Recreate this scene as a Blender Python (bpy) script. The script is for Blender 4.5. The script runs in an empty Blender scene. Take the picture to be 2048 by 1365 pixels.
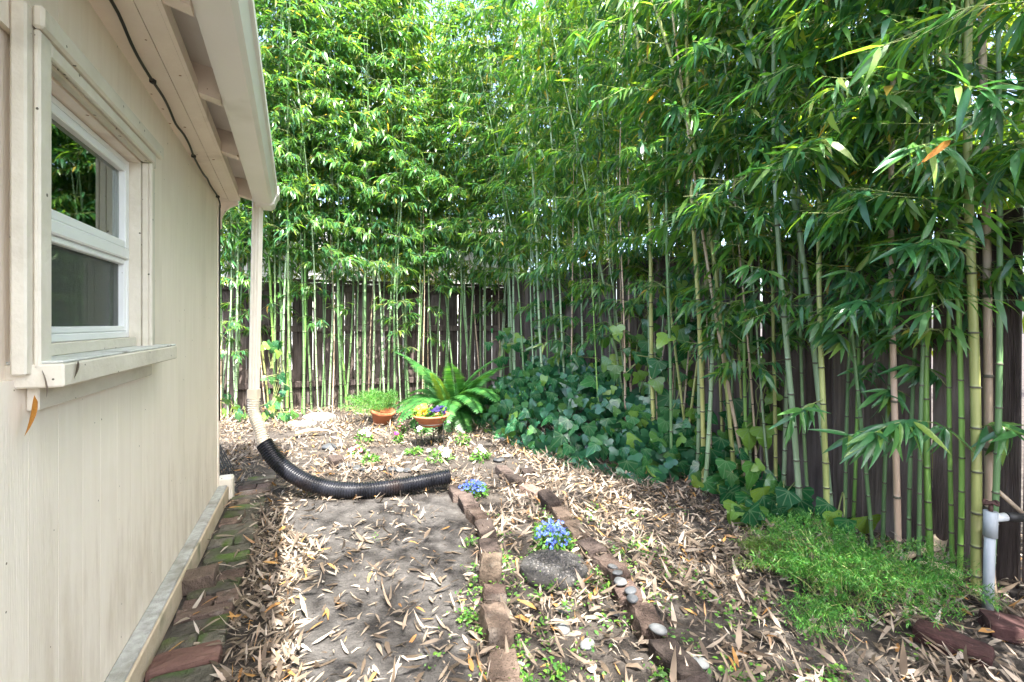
import bpy, bmesh, math, random
import numpy as np
from mathutils import Vector, Matrix, noise as mnoise

# ------------------------------------------------------------------ camera, sky, sun
S = bpy.context.scene
COL = S.collection
F = 950.0; HC = 1.2; HY = 648.0           # focal length in photo pixels, eye height, horizon row
cd = bpy.data.cameras.new('camera'); cam = bpy.data.objects.new('camera', cd); COL.objects.link(cam)
cd.sensor_width = 36; cd.lens = F / 2048 * 36; cd.shift_y = -(682.5 - HY) / 2048
cd.clip_start = 0.02; cd.clip_end = 2000
cam.location = (0, 0, HC); cam.rotation_euler = (math.radians(90), 0, 0)
S.camera = cam
SUN_AZ, SUN_EL = math.radians(158), math.radians(60)
w = bpy.data.worlds.new('World'); S.world = w; w.use_nodes = True
nt = w.node_tree
sky = nt.nodes.new('ShaderNodeTexSky'); sky.sky_type = 'NISHITA'; sky.sun_disc = False
sky.sun_elevation = SUN_EL; sky.sun_rotation = SUN_AZ; sky.air_density = 0.75; sky.dust_density = 4.0; sky.ozone_density = 0.3
bg = nt.nodes['Background']; bg.inputs['Strength'].default_value = 0.15
nt.links.new(sky.outputs[0], bg.inputs[0])
sd = bpy.data.lights.new('sun', 'SUN'); sun = bpy.data.objects.new('sun', sd); COL.objects.link(sun)
sd.energy = 3.2; sd.angle = math.radians(0.55); sd.color = (1.0, 0.95, 0.87)
sv = Vector((math.sin(SUN_AZ) * math.cos(SUN_EL), math.cos(SUN_AZ) * math.cos(SUN_EL), math.sin(SUN_EL)))
sun.rotation_euler = sv.to_track_quat('Z', 'Y').to_euler(); sun.location = sv * 30
S.view_settings.view_transform = 'Standard'; S.view_settings.look = 'None'
S.view_settings.gamma = 1; S.view_settings.use_curve_mapping = False
S.view_settings.exposure = 3.35
S.render.engine = 'CYCLES'
S.cycles.max_bounces = 10; S.cycles.diffuse_bounces = 6; S.cycles.glossy_bounces = 4
S.cycles.transmission_bounces = 6; S.cycles.transparent_max_bounces = 12
S.cycles.use_denoising = True
S.cycles.sample_clamp_indirect = 6

R = random.Random(11); NR = np.random.default_rng(5)
# ------------------------------------------------------------------ helpers
def gp(px, py, z=0.0):
    Y = F * (HC - z) / (py - HY)
    return Vector(((px - 1024) / F * Y, Y, z))
def at_depth(px, py, Y):
    return Vector(((px - 1024) / F * Y, Y, HC + (HY - py) / F * Y))
def to_px(x, y):
    return 1024 + F * x / y, HY + F * HC / y
WL = {}
def tag(o, label=None, cat=None, group=None, kind=None):
    if label: o['label'] = label
    if cat: o['category'] = cat
    if group: o['group'] = group
    if kind: o['kind'] = kind
    return o
def empty(name, loc, label=None, cat=None, group=None, kind=None, rot=None):
    o = bpy.data.objects.new(name, None); COL.objects.link(o); o.location = loc
    o.empty_display_size = 0.05
    if rot: o.rotation_euler = rot
    WL[o] = Vector(loc)
    return tag(o, label, cat, group, kind)
def link(name, me, parent=None, local=False):
    o = bpy.data.objects.new(name, me); COL.objects.link(o)
    if parent is not None:
        o.parent = parent
        if not local: o.location = -WL.get(parent, Vector())
    WL[o] = Vector()
    return o
def mesh(name, V, Fs, mats, mi=None, smooth=False):
    me = bpy.data.meshes.new(name)
    me.from_pydata([tuple(v) for v in V], [], Fs)
    for m in (mats if isinstance(mats, (list, tuple)) else [mats]): me.materials.append(m)
    if mi is not None: me.polygons.foreach_set('material_index', np.asarray(mi, np.int32))
    if smooth: me.polygons.foreach_set('use_smooth', np.ones(len(me.polygons), bool))
    me.update(); return me
def np_mesh(name, V, T, mats, mi=None, smooth=False):
    """V (n,3), T list of arrays (k,3)/(k,4)"""
    me = bpy.data.meshes.new(name); V = np.asarray(V, np.float32)
    me.vertices.add(len(V)); me.vertices.foreach_set('co', V.ravel())
    tot = np.concatenate([np.full(len(t), t.shape[1], np.int32) for t in T if len(t)])
    idx = np.concatenate([t.ravel() for t in T if len(t)]).astype(np.int32)
    me.loops.add(len(idx)); me.loops.foreach_set('vertex_index', idx)
    me.polygons.add(len(tot))
    st = np.concatenate([[0], np.cumsum(tot)[:-1]]).astype(np.int32)
    me.polygons.foreach_set('loop_start', st); me.polygons.foreach_set('loop_total', tot)
    for m in (mats if isinstance(mats, (list, tuple)) else [mats]): me.materials.append(m)
    if mi is not None: me.polygons.foreach_set('material_index', np.asarray(mi, np.int32))
    if smooth: me.polygons.foreach_set('use_smooth', np.ones(len(tot), bool))
    me.update(calc_edges=True); return me
def bm_mesh(name, bm, mats, smooth=False):
    me = bpy.data.meshes.new(name); bm.normal_update(); bm.to_mesh(me); bm.free()
    for m in (mats if isinstance(mats, (list, tuple)) else [mats]): me.materials.append(m)
    if smooth: me.polygons.foreach_set('use_smooth', np.ones(len(me.polygons), bool))
    return me
def bm_box(bm, cx, cy, cz, sx, sy, sz, M=None, bev=0.0):
    r = bmesh.ops.create_cube(bm, size=1.0)
    vs = r['verts']
    for v in vs: v.co = Vector((cx + v.co.x * sx, cy + v.co.y * sy, cz + v.co.z * sz))
    if bev:
        es = list({e for v in vs for e in v.link_edges})
        rb = bmesh.ops.bevel(bm, geom=es, offset=bev, segments=1, affect='EDGES', profile=0.5)
        vs = list({v for f in rb['faces'] for v in f.verts} | {v for v in vs if v.is_valid})
    if M is not None:
        for v in vs: v.co = M @ v.co
    return vs
def box_mesh(name, c, s, mat, M=None, bev=0.0):
    bm = bmesh.new(); bm_box(bm, *c, *s, M=M, bev=bev); return bm_mesh(name, bm, mat)
def tube(bm, pts, rad, n=8, cap=True, mi=0):
    pts = [Vector(p) for p in pts]; rad = rad if isinstance(rad, (list, tuple)) else [rad] * len(pts)
    rings = []; up = Vector((0.31, 0.17, 0.93))
    t0 = (pts[1] - pts[0]).normalized()
    a = t0.cross(up); a = (a if a.length > 1e-3 else t0.cross(Vector((1, 0, 0)))).normalized()
    for i, p in enumerate(pts):
        t = (pts[min(i + 1, len(pts) - 1)] - pts[max(i - 1, 0)]).normalized()
        a = (a - t * a.dot(t)).normalized(); b = t.cross(a)
        rings.append([bm.verts.new(p + (a * math.cos(k * math.tau / n) + b * math.sin(k * math.tau / n)) * rad[i]) for k in range(n)])
    for i in range(len(rings) - 1):
        for k in range(n):
            f = bm.faces.new((rings[i][k], rings[i][(k + 1) % n], rings[i + 1][(k + 1) % n], rings[i + 1][k])); f.material_index = mi; f.smooth = True
    if cap:
        for r_ in (rings[0][::-1], rings[-1]):
            try: bm.faces.new(r_).material_index = mi
            except ValueError: pass
def lathe(bm, prof, n=20, c=(0, 0, 0)):
    c = Vector(c); rings = []
    for r_, z in prof:
        rings.append([bm.verts.new(c + Vector((r_ * math.cos(k * math.tau / n), r_ * math.sin(k * math.tau / n), z))) for k in range(n)])
    for i in range(len(rings) - 1):
        for k in range(n):
            bm.faces.new((rings[i][k], rings[i][(k + 1) % n], rings[i + 1][(k + 1) % n], rings[i + 1][k])).smooth = True
    bm.faces.new(rings[0][::-1]); bm.faces.new(rings[-1])
def smooth_path(pts, n):
    pts = [Vector(p) for p in pts]; out = []
    P = [pts[0] * 2 - pts[1]] + pts + [pts[-1] * 2 - pts[-2]]
    for i in range(1, len(P) - 2):
        for k in range(n):
            t = k / n; a, b, c, d = P[i - 1], P[i], P[i + 1], P[i + 2]
            out.append(0.5 * ((2 * b) + (c - a) * t + (2 * a - 5 * b + 4 * c - d) * t * t + (3 * b - a - 3 * c + d) * t ** 3))
    out.append(pts[-1]); return out

# ------------------------------------------------------------------ materials
def newmat(name):
    m = bpy.data.materials.new(name); m.use_nodes = True
    n = m.node_tree.nodes; n.clear(); return m, n, m.node_tree.links
def pmat(name, c1, c2, scale=6, rough=.75, bump=.25, bscale=60, stretch=(1, 1, 1), rnd=0.0, spec=.35, detail=6, c3=None, s3=2.0, t3=(.55, .75), metal=0, hue=0.0, specks=None, coord='Object', dirt=None):
    m, n, L = newmat(name)
    out = n.new('ShaderNodeOutputMaterial'); p = n.new('ShaderNodeBsdfPrincipled'); L.new(p.outputs[0], out.inputs[0])
    tc = n.new('ShaderNodeTexCoord'); mp = n.new('ShaderNodeMapping'); mp.inputs['Scale'].default_value = stretch
    src = tc.outputs[coord]
    if rnd or hue:
        oi = n.new('ShaderNodeObjectInfo'); add = n.new('ShaderNodeVectorMath'); add.operation = 'ADD'
        mu = n.new('ShaderNodeMath'); mu.operation = 'MULTIPLY'; mu.inputs[1].default_value = 37.0
        L.new(oi.outputs['Random'], mu.inputs[0]); L.new(src, add.inputs[0]); L.new(mu.outputs[0], add.inputs[1]); src = add.outputs[0]
    L.new(src, mp.inputs[0])
    nz = n.new('ShaderNodeTexNoise'); nz.inputs['Scale'].default_value = scale; nz.inputs['Detail'].default_value = detail; nz.inputs['Roughness'].default_value = .62
    L.new(mp.outputs[0], nz.inputs['Vector'])
    rp = n.new('ShaderNodeValToRGB'); rp.color_ramp.elements[0].position = .3; rp.color_ramp.elements[1].position = .7
    rp.color_ramp.elements[0].color = (*c1, 1); rp.color_ramp.elements[1].color = (*c2, 1)
    L.new(nz.outputs[0], rp.inputs[0]); col = rp.outputs[0]
    if c3:
        n3 = n.new('ShaderNodeTexNoise'); n3.inputs['Scale'].default_value = s3; n3.inputs['Detail'].default_value = 7
        L.new(src, n3.inputs['Vector'])
        mr = n.new('ShaderNodeMapRange'); mr.inputs[1].default_value = t3[0]; mr.inputs[2].default_value = t3[1]
        L.new(n3.outputs[0], mr.inputs[0])
        mx = n.new('ShaderNodeMix'); mx.data_type = 'RGBA'; mx.inputs['B'].default_value = (*c3, 1)
        L.new(mr.outputs[0], mx.inputs['Factor']); L.new(col, mx.inputs['A']); col = mx.outputs['Result']
    if specks:
        n4 = n.new('ShaderNodeTexVoronoi'); n4.inputs['Scale'].default_value = specks[0]
        L.new(src, n4.inputs['Vector'])
        n5 = n.new('ShaderNodeTexNoise'); n5.inputs['Scale'].default_value = 3.0; L.new(src, n5.inputs['Vector'])
        th = n.new('ShaderNodeMath'); th.operation = 'MULTIPLY'; th.inputs[1].default_value = specks[2]; L.new(n5.outputs[0], th.inputs[0])
        lt = n.new('ShaderNodeMath'); lt.operation = 'LESS_THAN'; L.new(n4.outputs['Distance'], lt.inputs[0]); L.new(th.outputs[0], lt.inputs[1])
        mx = n.new('ShaderNodeMix'); mx.data_type = 'RGBA'; mx.inputs['B'].default_value = (*specks[1], 1)
        L.new(lt.outputs[0], mx.inputs['Factor']); L.new(col, mx.inputs['A']); col = mx.outputs['Result']
    if dirt:
        sx = n.new('ShaderNodeSeparateXYZ'); L.new(src if not rnd else tc.outputs[coord], sx.inputs[0])
        zr = n.new('ShaderNodeMapRange'); zr.inputs[1].default_value = dirt[0]; zr.inputs[2].default_value = dirt[1]; zr.inputs[3].default_value = .30; zr.inputs[4].default_value = 0.0
        L.new(sx.outputs['Z'], zr.inputs[0])
        ms = n.new('ShaderNodeMapping'); ms.inputs['Scale'].default_value = (9, 9, 1.6); L.new(tc.outputs[coord], ms.inputs[0])
        n6 = n.new('ShaderNodeTexNoise'); n6.inputs['Scale'].default_value = 1.4; n6.inputs['Detail'].default_value = 8; n6.inputs['Roughness'].default_value = .7; L.new(ms.outputs[0], n6.inputs['Vector'])
        ad = n.new('ShaderNodeMath'); ad.operation = 'ADD'; L.new(n6.outputs[0], ad.inputs[0]); L.new(zr.outputs[0], ad.inputs[1])
        m6 = n.new('ShaderNodeMapRange'); m6.inputs[1].default_value = .62; m6.inputs[2].default_value = 1.0; m6.inputs[4].default_value = .6; L.new(ad.outputs[0], m6.inputs[0])
        mx = n.new('ShaderNodeMix'); mx.data_type = 'RGBA'; mx.inputs['B'].default_value = (*dirt[2], 1)
        L.new(m6.outputs[0], mx.inputs['Factor']); L.new(col, mx.inputs['A']); col = mx.outputs['Result']
    if rnd or hue:
        hs = n.new('ShaderNodeHueSaturation'); mr = n.new('ShaderNodeMapRange')
        mr.inputs[3].default_value = 1 - rnd; mr.inputs[4].default_value = 1 + rnd
        L.new(oi.outputs['Random'], mr.inputs[0]); L.new(mr.outputs[0], hs.inputs['Value'])
        if hue:
            m1 = n.new('ShaderNodeMath'); m1.operation = 'MULTIPLY'; m1.inputs[1].default_value = 7.31; L.new(oi.outputs['Random'], m1.inputs[0])
            m2 = n.new('ShaderNodeMath'); m2.operation = 'FRACT'; L.new(m1.outputs[0], m2.inputs[0])
            mr2 = n.new('ShaderNodeMapRange'); mr2.inputs[3].default_value = .5 - hue; mr2.inputs[4].default_value = .5 + hue
            L.new(m2.outputs[0], mr2.inputs[0]); L.new(mr2.outputs[0], hs.inputs['Hue'])
        L.new(col, hs.inputs['Color']); col = hs.outputs[0]
    L.new(col, p.inputs['Base Color'])
    p.inputs['Roughness'].default_value = rough; p.inputs['Specular IOR Level'].default_value = spec; p.inputs['Metallic'].default_value = metal
    if bump:
        nb = n.new('ShaderNodeTexNoise'); nb.inputs['Scale'].default_value = bscale; nb.inputs['Detail'].default_value = 5
        L.new(mp.outputs[0], nb.inputs['Vector'])
        bp = n.new('ShaderNodeBump'); bp.inputs['Strength'].default_value = bump; bp.inputs['Distance'].default_value = .01
        L.new(nb.outputs[0], bp.inputs['Height']); L.new(bp.outputs[0], p.inputs['Normal'])
    return m
def leafmat(name, cols, tcol=None, tr=.4, rough=.38, spec=.5, perobj=False):
    """cols: list of (position, rgb); random per leaf"""
    m, n, L = newmat(name)
    out = n.new('ShaderNodeOutputMaterial'); p = n.new('ShaderNodeBsdfPrincipled')
    if perobj: g = n.new('ShaderNodeObjectInfo'); rv = g.outputs['Random']
    else: g = n.new('ShaderNodeNewGeometry'); rv = g.outputs['Random Per Island']
    rp = n.new('ShaderNodeValToRGB'); els = rp.color_ramp.elements
    els[0].position, els[0].color = cols[0][0], (*cols[0][1], 1); els[1].position, els[1].color = cols[-1][0], (*cols[-1][1], 1)
    for ps, c in cols[1:-1]:
        e = els.new(ps); e.color = (*c, 1)
    L.new(rv, rp.inputs[0])
    tc = n.new('ShaderNodeTexCoord'); nz = n.new('ShaderNodeTexNoise'); nz.inputs['Scale'].default_value = 25; L.new(tc.outputs['Object'], nz.inputs['Vector'])
    mr = n.new('ShaderNodeMapRange'); mr.inputs[3].default_value = .72; mr.inputs[4].default_value = 1.28; L.new(nz.outputs[0], mr.inputs[0])
    hs = n.new('ShaderNodeHueSaturation'); L.new(rp.outputs[0], hs.inputs['Color']); L.new(mr.outputs[0], hs.inputs['Value'])
    L.new(hs.outputs[0], p.inputs['Base Color']); p.inputs['Roughness'].default_value = rough; p.inputs['Specular IOR Level'].default_value = spec
    if tr:
        t = n.new('ShaderNodeBsdfTranslucent'); mx = n.new('ShaderNodeMixShader'); mx.inputs[0].default_value = tr
        if tcol:
            mm = n.new('ShaderNodeMix'); mm.data_type = 'RGBA'; mm.blend_type = 'MULTIPLY'; mm.inputs['Factor'].default_value = 1; mm.inputs['B'].default_value = (*tcol, 1)
            L.new(hs.outputs[0], mm.inputs['A']); L.new(mm.outputs['Result'], t.inputs[0])
        else: L.new(hs.outputs[0], t.inputs[0])
        L.new(p.outputs[0], mx.inputs[1]); L.new(t.outputs[0], mx.inputs[2]); L.new(mx.outputs[0], out.inputs[0])
    else: L.new(p.outputs[0], out.inputs[0])
    return m
M = {}
M['paint'] = pmat('beige_paint', (.80, .71, .595), (.86, .775, .665), 5, .62, .16, 30, (6, 6, .5), rnd=.02, c3=(.70, .62, .51), s3=1.6, t3=(.55, .85), specks=(15, (.16, .12, .08), .085), dirt=(.05, .75, (.36, .26, .16)))
M['paint_trim'] = pmat('weathered_trim_paint', (.60, .55, .45), (.70, .65, .55), 9, .6, .3, 45, (1, 1, 1), c3=(.36, .32, .25), s3=4, t3=(.6, .8), specks=(22, (.10, .09, .06), .16))
M['soffit'] = pmat('soffit_paint', (.76, .66, .57), (.82, .73, .64), 5, .65, .15, 30, (2, 2, 2), c3=(.42, .31, .23), s3=3, t3=(.6, .8), specks=(14, (.25, .13, .06), .15))
M['sheath'] = pmat('white_sheathing_paint', (.72, .68, .62), (.80, .77, .72), 6, .6, .1, 30)
M['gutter'] = pmat('white_gutter_paint', (.80, .78, .74), (.85, .83, .80), 3, .38, .05, 20, c3=(.60, .57, .50), s3=3, t3=(.6, .85), spec=.5)
M['spout'] = pmat('cream_downspout_paint', (.76, .71, .62), (.81, .77, .69), 4, .42, .05, 30, c3=(.55, .46, .34), s3=5, t3=(.62, .85), spec=.5)
M['vinyl'] = pmat('white_vinyl', (.80, .81, .80), (.85, .86, .85), 4, .35, .03, 20, spec=.5, specks=(20, (.4, .38, .33), .07))
M['sill_top'] = pmat('cracked_grey_sill_paint', (.50, .51, .48), (.66, .67, .63), 14, .75, .6, 60, (1, 1, 1), c3=(.28, .27, .23), s3=9, t3=(.58, .7))
M['grey_board'] = pmat('bare_grey_weathered_timber', (.26, .26, .24), (.46, .47, .45), 9, .85, .6, 50, (3, 3, 8), c3=(.16, .15, .11), s3=5, t3=(.55, .75))
M['board_face'] = pmat('stained_base_board_paint', (.44, .35, .24), (.60, .50, .37), 6, .75, .4, 50, c3=(.20, .19, .12), s3=6, t3=(.55, .75))
M['cable'] = pmat('black_cable_rubber', (.012, .012, .012), (.02, .02, .02), 5, .5, .05)
M['screen'] = pmat('insect_screen', (.10, .11, .105), (.13, .14, .13), 60, .55, .2, 300, spec=.3)
M['dark_gap'] = pmat('dark_sealant', (.03, .03, .028), (.05, .05, .045), 9, .8)
M['curtain'] = pmat('pale_curtain', (.5, .5, .46), (.6, .6, .56), 5, .9, .1)
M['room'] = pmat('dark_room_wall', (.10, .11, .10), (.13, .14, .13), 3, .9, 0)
M['fence'] = pmat('weathered_fence_timber', (.034, .026, .022), (.120, .098, .086), 5, .88, .7, 26, (7, 7, .6), rnd=.33, hue=.012, c3=(.20, .175, .165), s3=2.6, t3=(.52, .78), spec=.2)
M['brick'] = pmat('old_clay_brick', (.060, .043, .035), (.140, .102, .082), 9, .9, 1.0, 90, specks=(110, (.035, .026, .02), .42), rnd=.5, hue=.02, c3=(.175, .15, .13), s3=8, t3=(.55, .75), spec=.2)
M['brick_dark'] = pmat('dark_soiled_brick', (.028, .022, .020), (.068, .052, .045), 11, .9, 1.0, 90, specks=(110, (.018, .014, .012), .42), rnd=.45, c3=(.11, .088, .077), s3=9, t3=(.6, .8), spec=.2)
M['brick_moss'] = pmat('mossy_grey_brick', (.055, .052, .042), (.115, .105, .085), 10, .92, 1.0, 90, rnd=.3, hue=.02, c3=(.055, .085, .022), s3=7, t3=(.5, .68), spec=.2)
M['brick_red'] = pmat('clean_red_brick', (.085, .046, .037), (.13, .078, .064), 8, .88, .5, 70, rnd=.1, c3=(.10, .06, .05), s3=22, t3=(.62, .74), spec=.2)
M['brick_maroon'] = pmat('maroon_brick', (.026, .0115, .011), (.05, .022, .020), 8, .95, .6, 60, rnd=.15, c3=(.06, .03, .03), s3=12, t3=(.6, .75))
M['stone'] = pmat('smooth_river_stone', (.085, .092, .096), (.135, .143, .147), 14, .6, .1, 60, rnd=.35, hue=.02)
M['stone_dark'] = pmat('dark_slate_stone', (.028, .032, .037), (.055, .060, .066), 14, .6, .1, 60, rnd=.3)
M['stone_pale'] = pmat('pale_pink_stone', (.48, .38, .31), (.55, .46, .38), 10, .7, .1, 60)
M['flag'] = pmat('pale_flagstone', (.24, .23, .215), (.33, .315, .30), 8, .8, .4, 40, c3=(.3, .28, .25), s3=5)
M['conc'] = pmat('dark_cement', (.028, .027, .026), (.05, .049, .047), 18, .9, .6, 90)
M['pebble'] = leafmat('exposed_pebbles', [(0, (.010, .010, .011)), (.5, (.026, .026, .028)), (.88, (.05, .048, .047)), (1, (.14, .13, .12))], tr=0, rough=.5, spec=.4)
M['terracotta'] = pmat('terracotta', (.36, .115, .05), (.46, .17, .08), 7, .8, .15, 50, c3=(.30, .10, .05), s3=4)
M['black_iron'] = pmat('black_wrought_iron', (.012, .012, .012), (.03, .028, .026), 9, .5, .1)
M['flex_black'] = pmat('black_corrugated_plastic', (.005, .006, .009), (.010, .011, .016), 7, .33, .06, 40, spec=.4, c3=(.022, .012, .008), s3=4, t3=(.6, .85))
M['flex_white'] = pmat('cream_corrugated_plastic', (.72, .62, .48), (.78, .70, .57), 5, .45, .05, 40, spec=.5, c3=(.55, .45, .32), s3=6, t3=(.62, .85))
M['pvc'] = pmat('grey_pvc_pipe', (.25, .28, .305), (.33, .36, .385), 7, .5, .12, 40, c3=(.2, .21, .205), s3=6)
M['pvc_white'] = pmat('white_pvc_fitting', (.42, .45, .46), (.50, .53, .54), 7, .45, .08)
M['rust'] = pmat('rusty_valve_metal', (.05, .03, .028), (.13, .07, .06), 14, .7, .4, 60, metal=.4)
M['nb_wall'] = pmat('neighbour_stucco', (.72, .72, .70), (.80, .80, .78), 3, .85, .2, 30)
M['nb_roof'] = pmat('neighbour_roof_shingle', (.30, .31, .33), (.40, .41, .43), 8, .9, .3, 20)
M['bark'] = pmat('grey_bark', (.10, .085, .07), (.19, .165, .14), 9, .9, .7, 40, (4, 4, 1))
# bamboo
def culmmat(name, c1, c2, c3=None): return pmat(name, c1, c2, 5, .42, .08, 40, (8, 8, .8), rnd=.14, hue=.012, spec=.5, c3=c3, s3=5, t3=(.6, .8))
M['culm_green'] = culmmat('green_culm', (.075, .15, .055), (.14, .23, .10), (.19, .27, .15))
M['culm_glauc'] = culmmat('pale_waxy_culm', (.15, .24, .13), (.24, .33, .20), (.30, .37, .26))
M['culm_yellow'] = culmmat('yellow_green_culm', (.21, .24, .075), (.31, .33, .12), (.35, .32, .16))
M['culm_tan'] = culmmat('dead_tan_culm', (.28, .205, .14), (.42, .33, .24), (.48, .40, .32))
M['culm_bright'] = culmmat('bright_green_culm', (.10, .23, .045), (.16, .32, .07))
M['node'] = pmat('dark_culm_node', (.05, .055, .035), (.11, .10, .075), 9, .7, .2)
M['twig'] = pmat('green_twig', (.14, .20, .06), (.26, .28, .11), 9, .6, 0)
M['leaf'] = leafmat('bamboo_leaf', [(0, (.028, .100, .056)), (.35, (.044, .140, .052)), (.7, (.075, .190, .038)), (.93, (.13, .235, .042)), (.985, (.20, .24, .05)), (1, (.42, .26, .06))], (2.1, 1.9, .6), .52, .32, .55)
M['leaf_lit'] = leafmat('sun_tinted_bamboo_leaf', [(0, (.07, .15, .026)), (.4, (.11, .21, .032)), (.8, (.17, .26, .042)), (.97, (.25, .29, .055)), (1, (.42, .28, .07))], (2.0, 1.75, .5), .55, .34, .5)  # lighter, yellower copy of the bamboo leaf with sunlight put into its colour
M['leaf_near'] = leafmat('near_bamboo_leaf', [(0, (.030, .115, .046)), (.5, (.050, .165, .052)), (.85, (.085, .215, .055)), (1, (.19, .28, .055))], (1.6, 1.5, .6), .38, .28, .6, perobj=True)
M['leaf_orange'] = leafmat('orange_dead_leaf', [(0, (.50, .20, .04)), (1, (.58, .27, .06))], None, .3, .6, .2, perobj=True)
M['ivy'] = leafmat('ivy_leaf', [(0, (.012, .075, .030)), (.5, (.020, .105, .038)), (.80, (.040, .150, .042)), (.92, (.095, .215, .040)), (1, (.18, .28, .045))], (1.5, 1.5, .6), .28, .22, .45, perobj=True)
M['ivy_bulk'] = leafmat('ivy_leaf_bulk', [(0, (.014, .07, .038)), (.6, (.024, .105, .05)), (1, (.045, .15, .05))], (1.5, 1.5, .6), .22, .28, .6)
M['ivy_light'] = leafmat('young_ivy_leaf', [(0, (.035, .12, .030)), (.5, (.07, .19, .035)), (1, (.15, .27, .04))], (1.5, 1.4, .6), .35, .3, .55, perobj=True)
M['fern'] = leafmat('fern_leaf', [(0, (.022, .105, .026)), (.6, (.04, .15, .034)), (1, (.075, .20, .045))], (1.5, 1.4, .6), .4, .4, .4)
M['fern_yellow'] = leafmat('yellow_fern_leaf', [(0, (.13, .24, .03)), (1, (.19, .29, .04))], (1.3, 1.2, .6), .45, .4, .4)
M['feather'] = leafmat('feathery_green', [(0, (.022, .12, .02)), (.5, (.055, .20, .03)), (.9, (.11, .27, .045)), (1, (.20, .31, .07))], (1.4, 1.3, .6), .35, .45, .4)
M['feather_yel'] = leafmat('feathery_yellow_green', [(0, (.07, .17, .03)), (1, (.15, .23, .045))], (1.3, 1.2, .6), .4, .45, .4)
M['herb'] = leafmat('small_garden_leaf', [(0, (.035, .12, .02)), (.6, (.075, .20, .028)), (1, (.15, .28, .04))], (1.4, 1.3, .6), .35, .45, .4)
M['fl_blue'] = leafmat('blue_petal', [(0, (.03, .06, .36)), (.6, (.07, .13, .50)), (1, (.24, .32, .62))], None, .3, .5, .3)
M['fl_white'] = leafmat('white_petal', [(0, (.75, .76, .75)), (1, (.84, .84, .82))], None, .3, .5, .3)
M['fl_pink'] = leafmat('pink_petal', [(0, (.62, .12, .20)), (1, (.72, .26, .32))], None, .3, .5, .3)
M['fl_magenta'] = leafmat('magenta_petal', [(0, (.34, .01, .12)), (1, (.48, .03, .20))], None, .3, .5, .3)
M['fl_yellow'] = leafmat('yellow_petal', [(0, (.80, .40, .02)), (1, (.85, .58, .05))], None, .3, .5, .3)
M['fl_purple'] = leafmat('deep_purple_petal', [(0, (.012, .008, .05)), (1, (.03, .018, .11))], None, .2, .5, .3)
LIT = [(0, (.05, .037, .027)), (.25, (.105, .080, .058)), (.5, (.18, .143, .107)), (.78, (.27, .225, .178)), (.91, (.38, .34, .29)), (.95, (.26, .13, .045)), (1, (.38, .22, .07))]
M['litter'] = leafmat('dry_leaf_litter', LIT, None, .18, .6, .3)
M['dry_leaf'] = leafmat('dry_single_leaf', LIT, None, .18, .6, .3, perobj=True)
M['sheath_dry'] = leafmat('dry_culm_sheath', [(0, (.50, .38, .24)), (1, (.64, .53, .39))], None, .2, .6, .3)

def groundmat():
    m, n, L = newmat('garden_soil')
    out = n.new('ShaderNodeOutputMaterial'); p = n.new('ShaderNodeBsdfPrincipled'); L.new(p.outputs[0], out.inputs[0])
    tc = n.new('ShaderNodeTexCoord'); at = n.new('ShaderNodeAttribute'); at.attribute_name = 'path'
    def nz(s, d=6):
        q = n.new('ShaderNodeTexNoise'); q.inputs['Scale'].default_value = s; q.inputs['Detail'].default_value = d; q.inputs['Roughness'].default_value = .65; L.new(tc.outputs['Object'], q.inputs['Vector']); return q.outputs[0]
    def ramp(src, stops):
        r_ = n.new('ShaderNodeValToRGB'); e = r_.color_ramp.elements
        e[0].position, e[0].color = stops[0][0], (*stops[0][1], 1); e[1].position, e[1].color = stops[-1][0], (*stops[-1][1], 1)
        for ps, c in stops[1:-1]: x = e.new(ps); x.color = (*c, 1)
        L.new(src, r_.inputs[0]); return r_.outputs[0]
    soil = ramp(nz(9), [(.3, (.030, .026, .023)), (.55, (.060, .053, .047)), (.75, (.095, .085, .076))])
    dust = ramp(nz(13), [(.3, (.034, .032, .031)), (.55, (.063, .060, .058)), (.75, (.105, .101, .098))])
    e1 = nz(4.5); ad = n.new('ShaderNodeMath'); ad.operation = 'ADD'; L.new(at.outputs['Fac'], ad.inputs[0]); L.new(e1, ad.inputs[1])
    mr = n.new('ShaderNodeMapRange'); mr.inputs[1].default_value = .62; mr.inputs[2].default_value = 1.38; L.new(ad.outputs[0], mr.inputs[0])
    mx = n.new('ShaderNodeMix'); mx.data_type = 'RGBA'; L.new(mr.outputs[0], mx.inputs['Factor']); L.new(soil, mx.inputs['A']); L.new(dust, mx.inputs['B'])
    L.new(mx.outputs['Result'], p.inputs['Base Color']); p.inputs['Roughness'].default_value = .95; p.inputs['Specular IOR Level'].default_value = .15
    a1 = nz(48, 12); bp = n.new('ShaderNodeBump'); bp.inputs['Strength'].default_value = 1.0; bp.inputs['Distance'].default_value = .02
    L.new(a1, bp.inputs['Height']); L.new(bp.outputs[0], p.inputs['Normal'])
    return m
M['ground'] = groundmat()
def glassmat():
    m, n, L = newmat('window_glass')
    out = n.new('ShaderNodeOutputMaterial'); g = n.new('ShaderNodeBsdfGlossy'); g.inputs['Roughness'].default_value = .015; g.inputs[0].default_value = (.86, .93, .88, 1)
    t = n.new('ShaderNodeBsdfTransparent'); t.inputs[0].default_value = (.62, .74, .68, 1)
    fr = n.new('ShaderNodeFresnel'); fr.inputs[0].default_value = 3.2
    mx = n.new('ShaderNodeMixShader'); L.new(fr.outputs[0], mx.inputs[0]); L.new(t.outputs[0], mx.inputs[1]); L.new(g.outputs[0], mx.inputs[2]); L.new(mx.outputs[0], out.inputs[0])
    return m
M['glass'] = glassmat()
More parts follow.
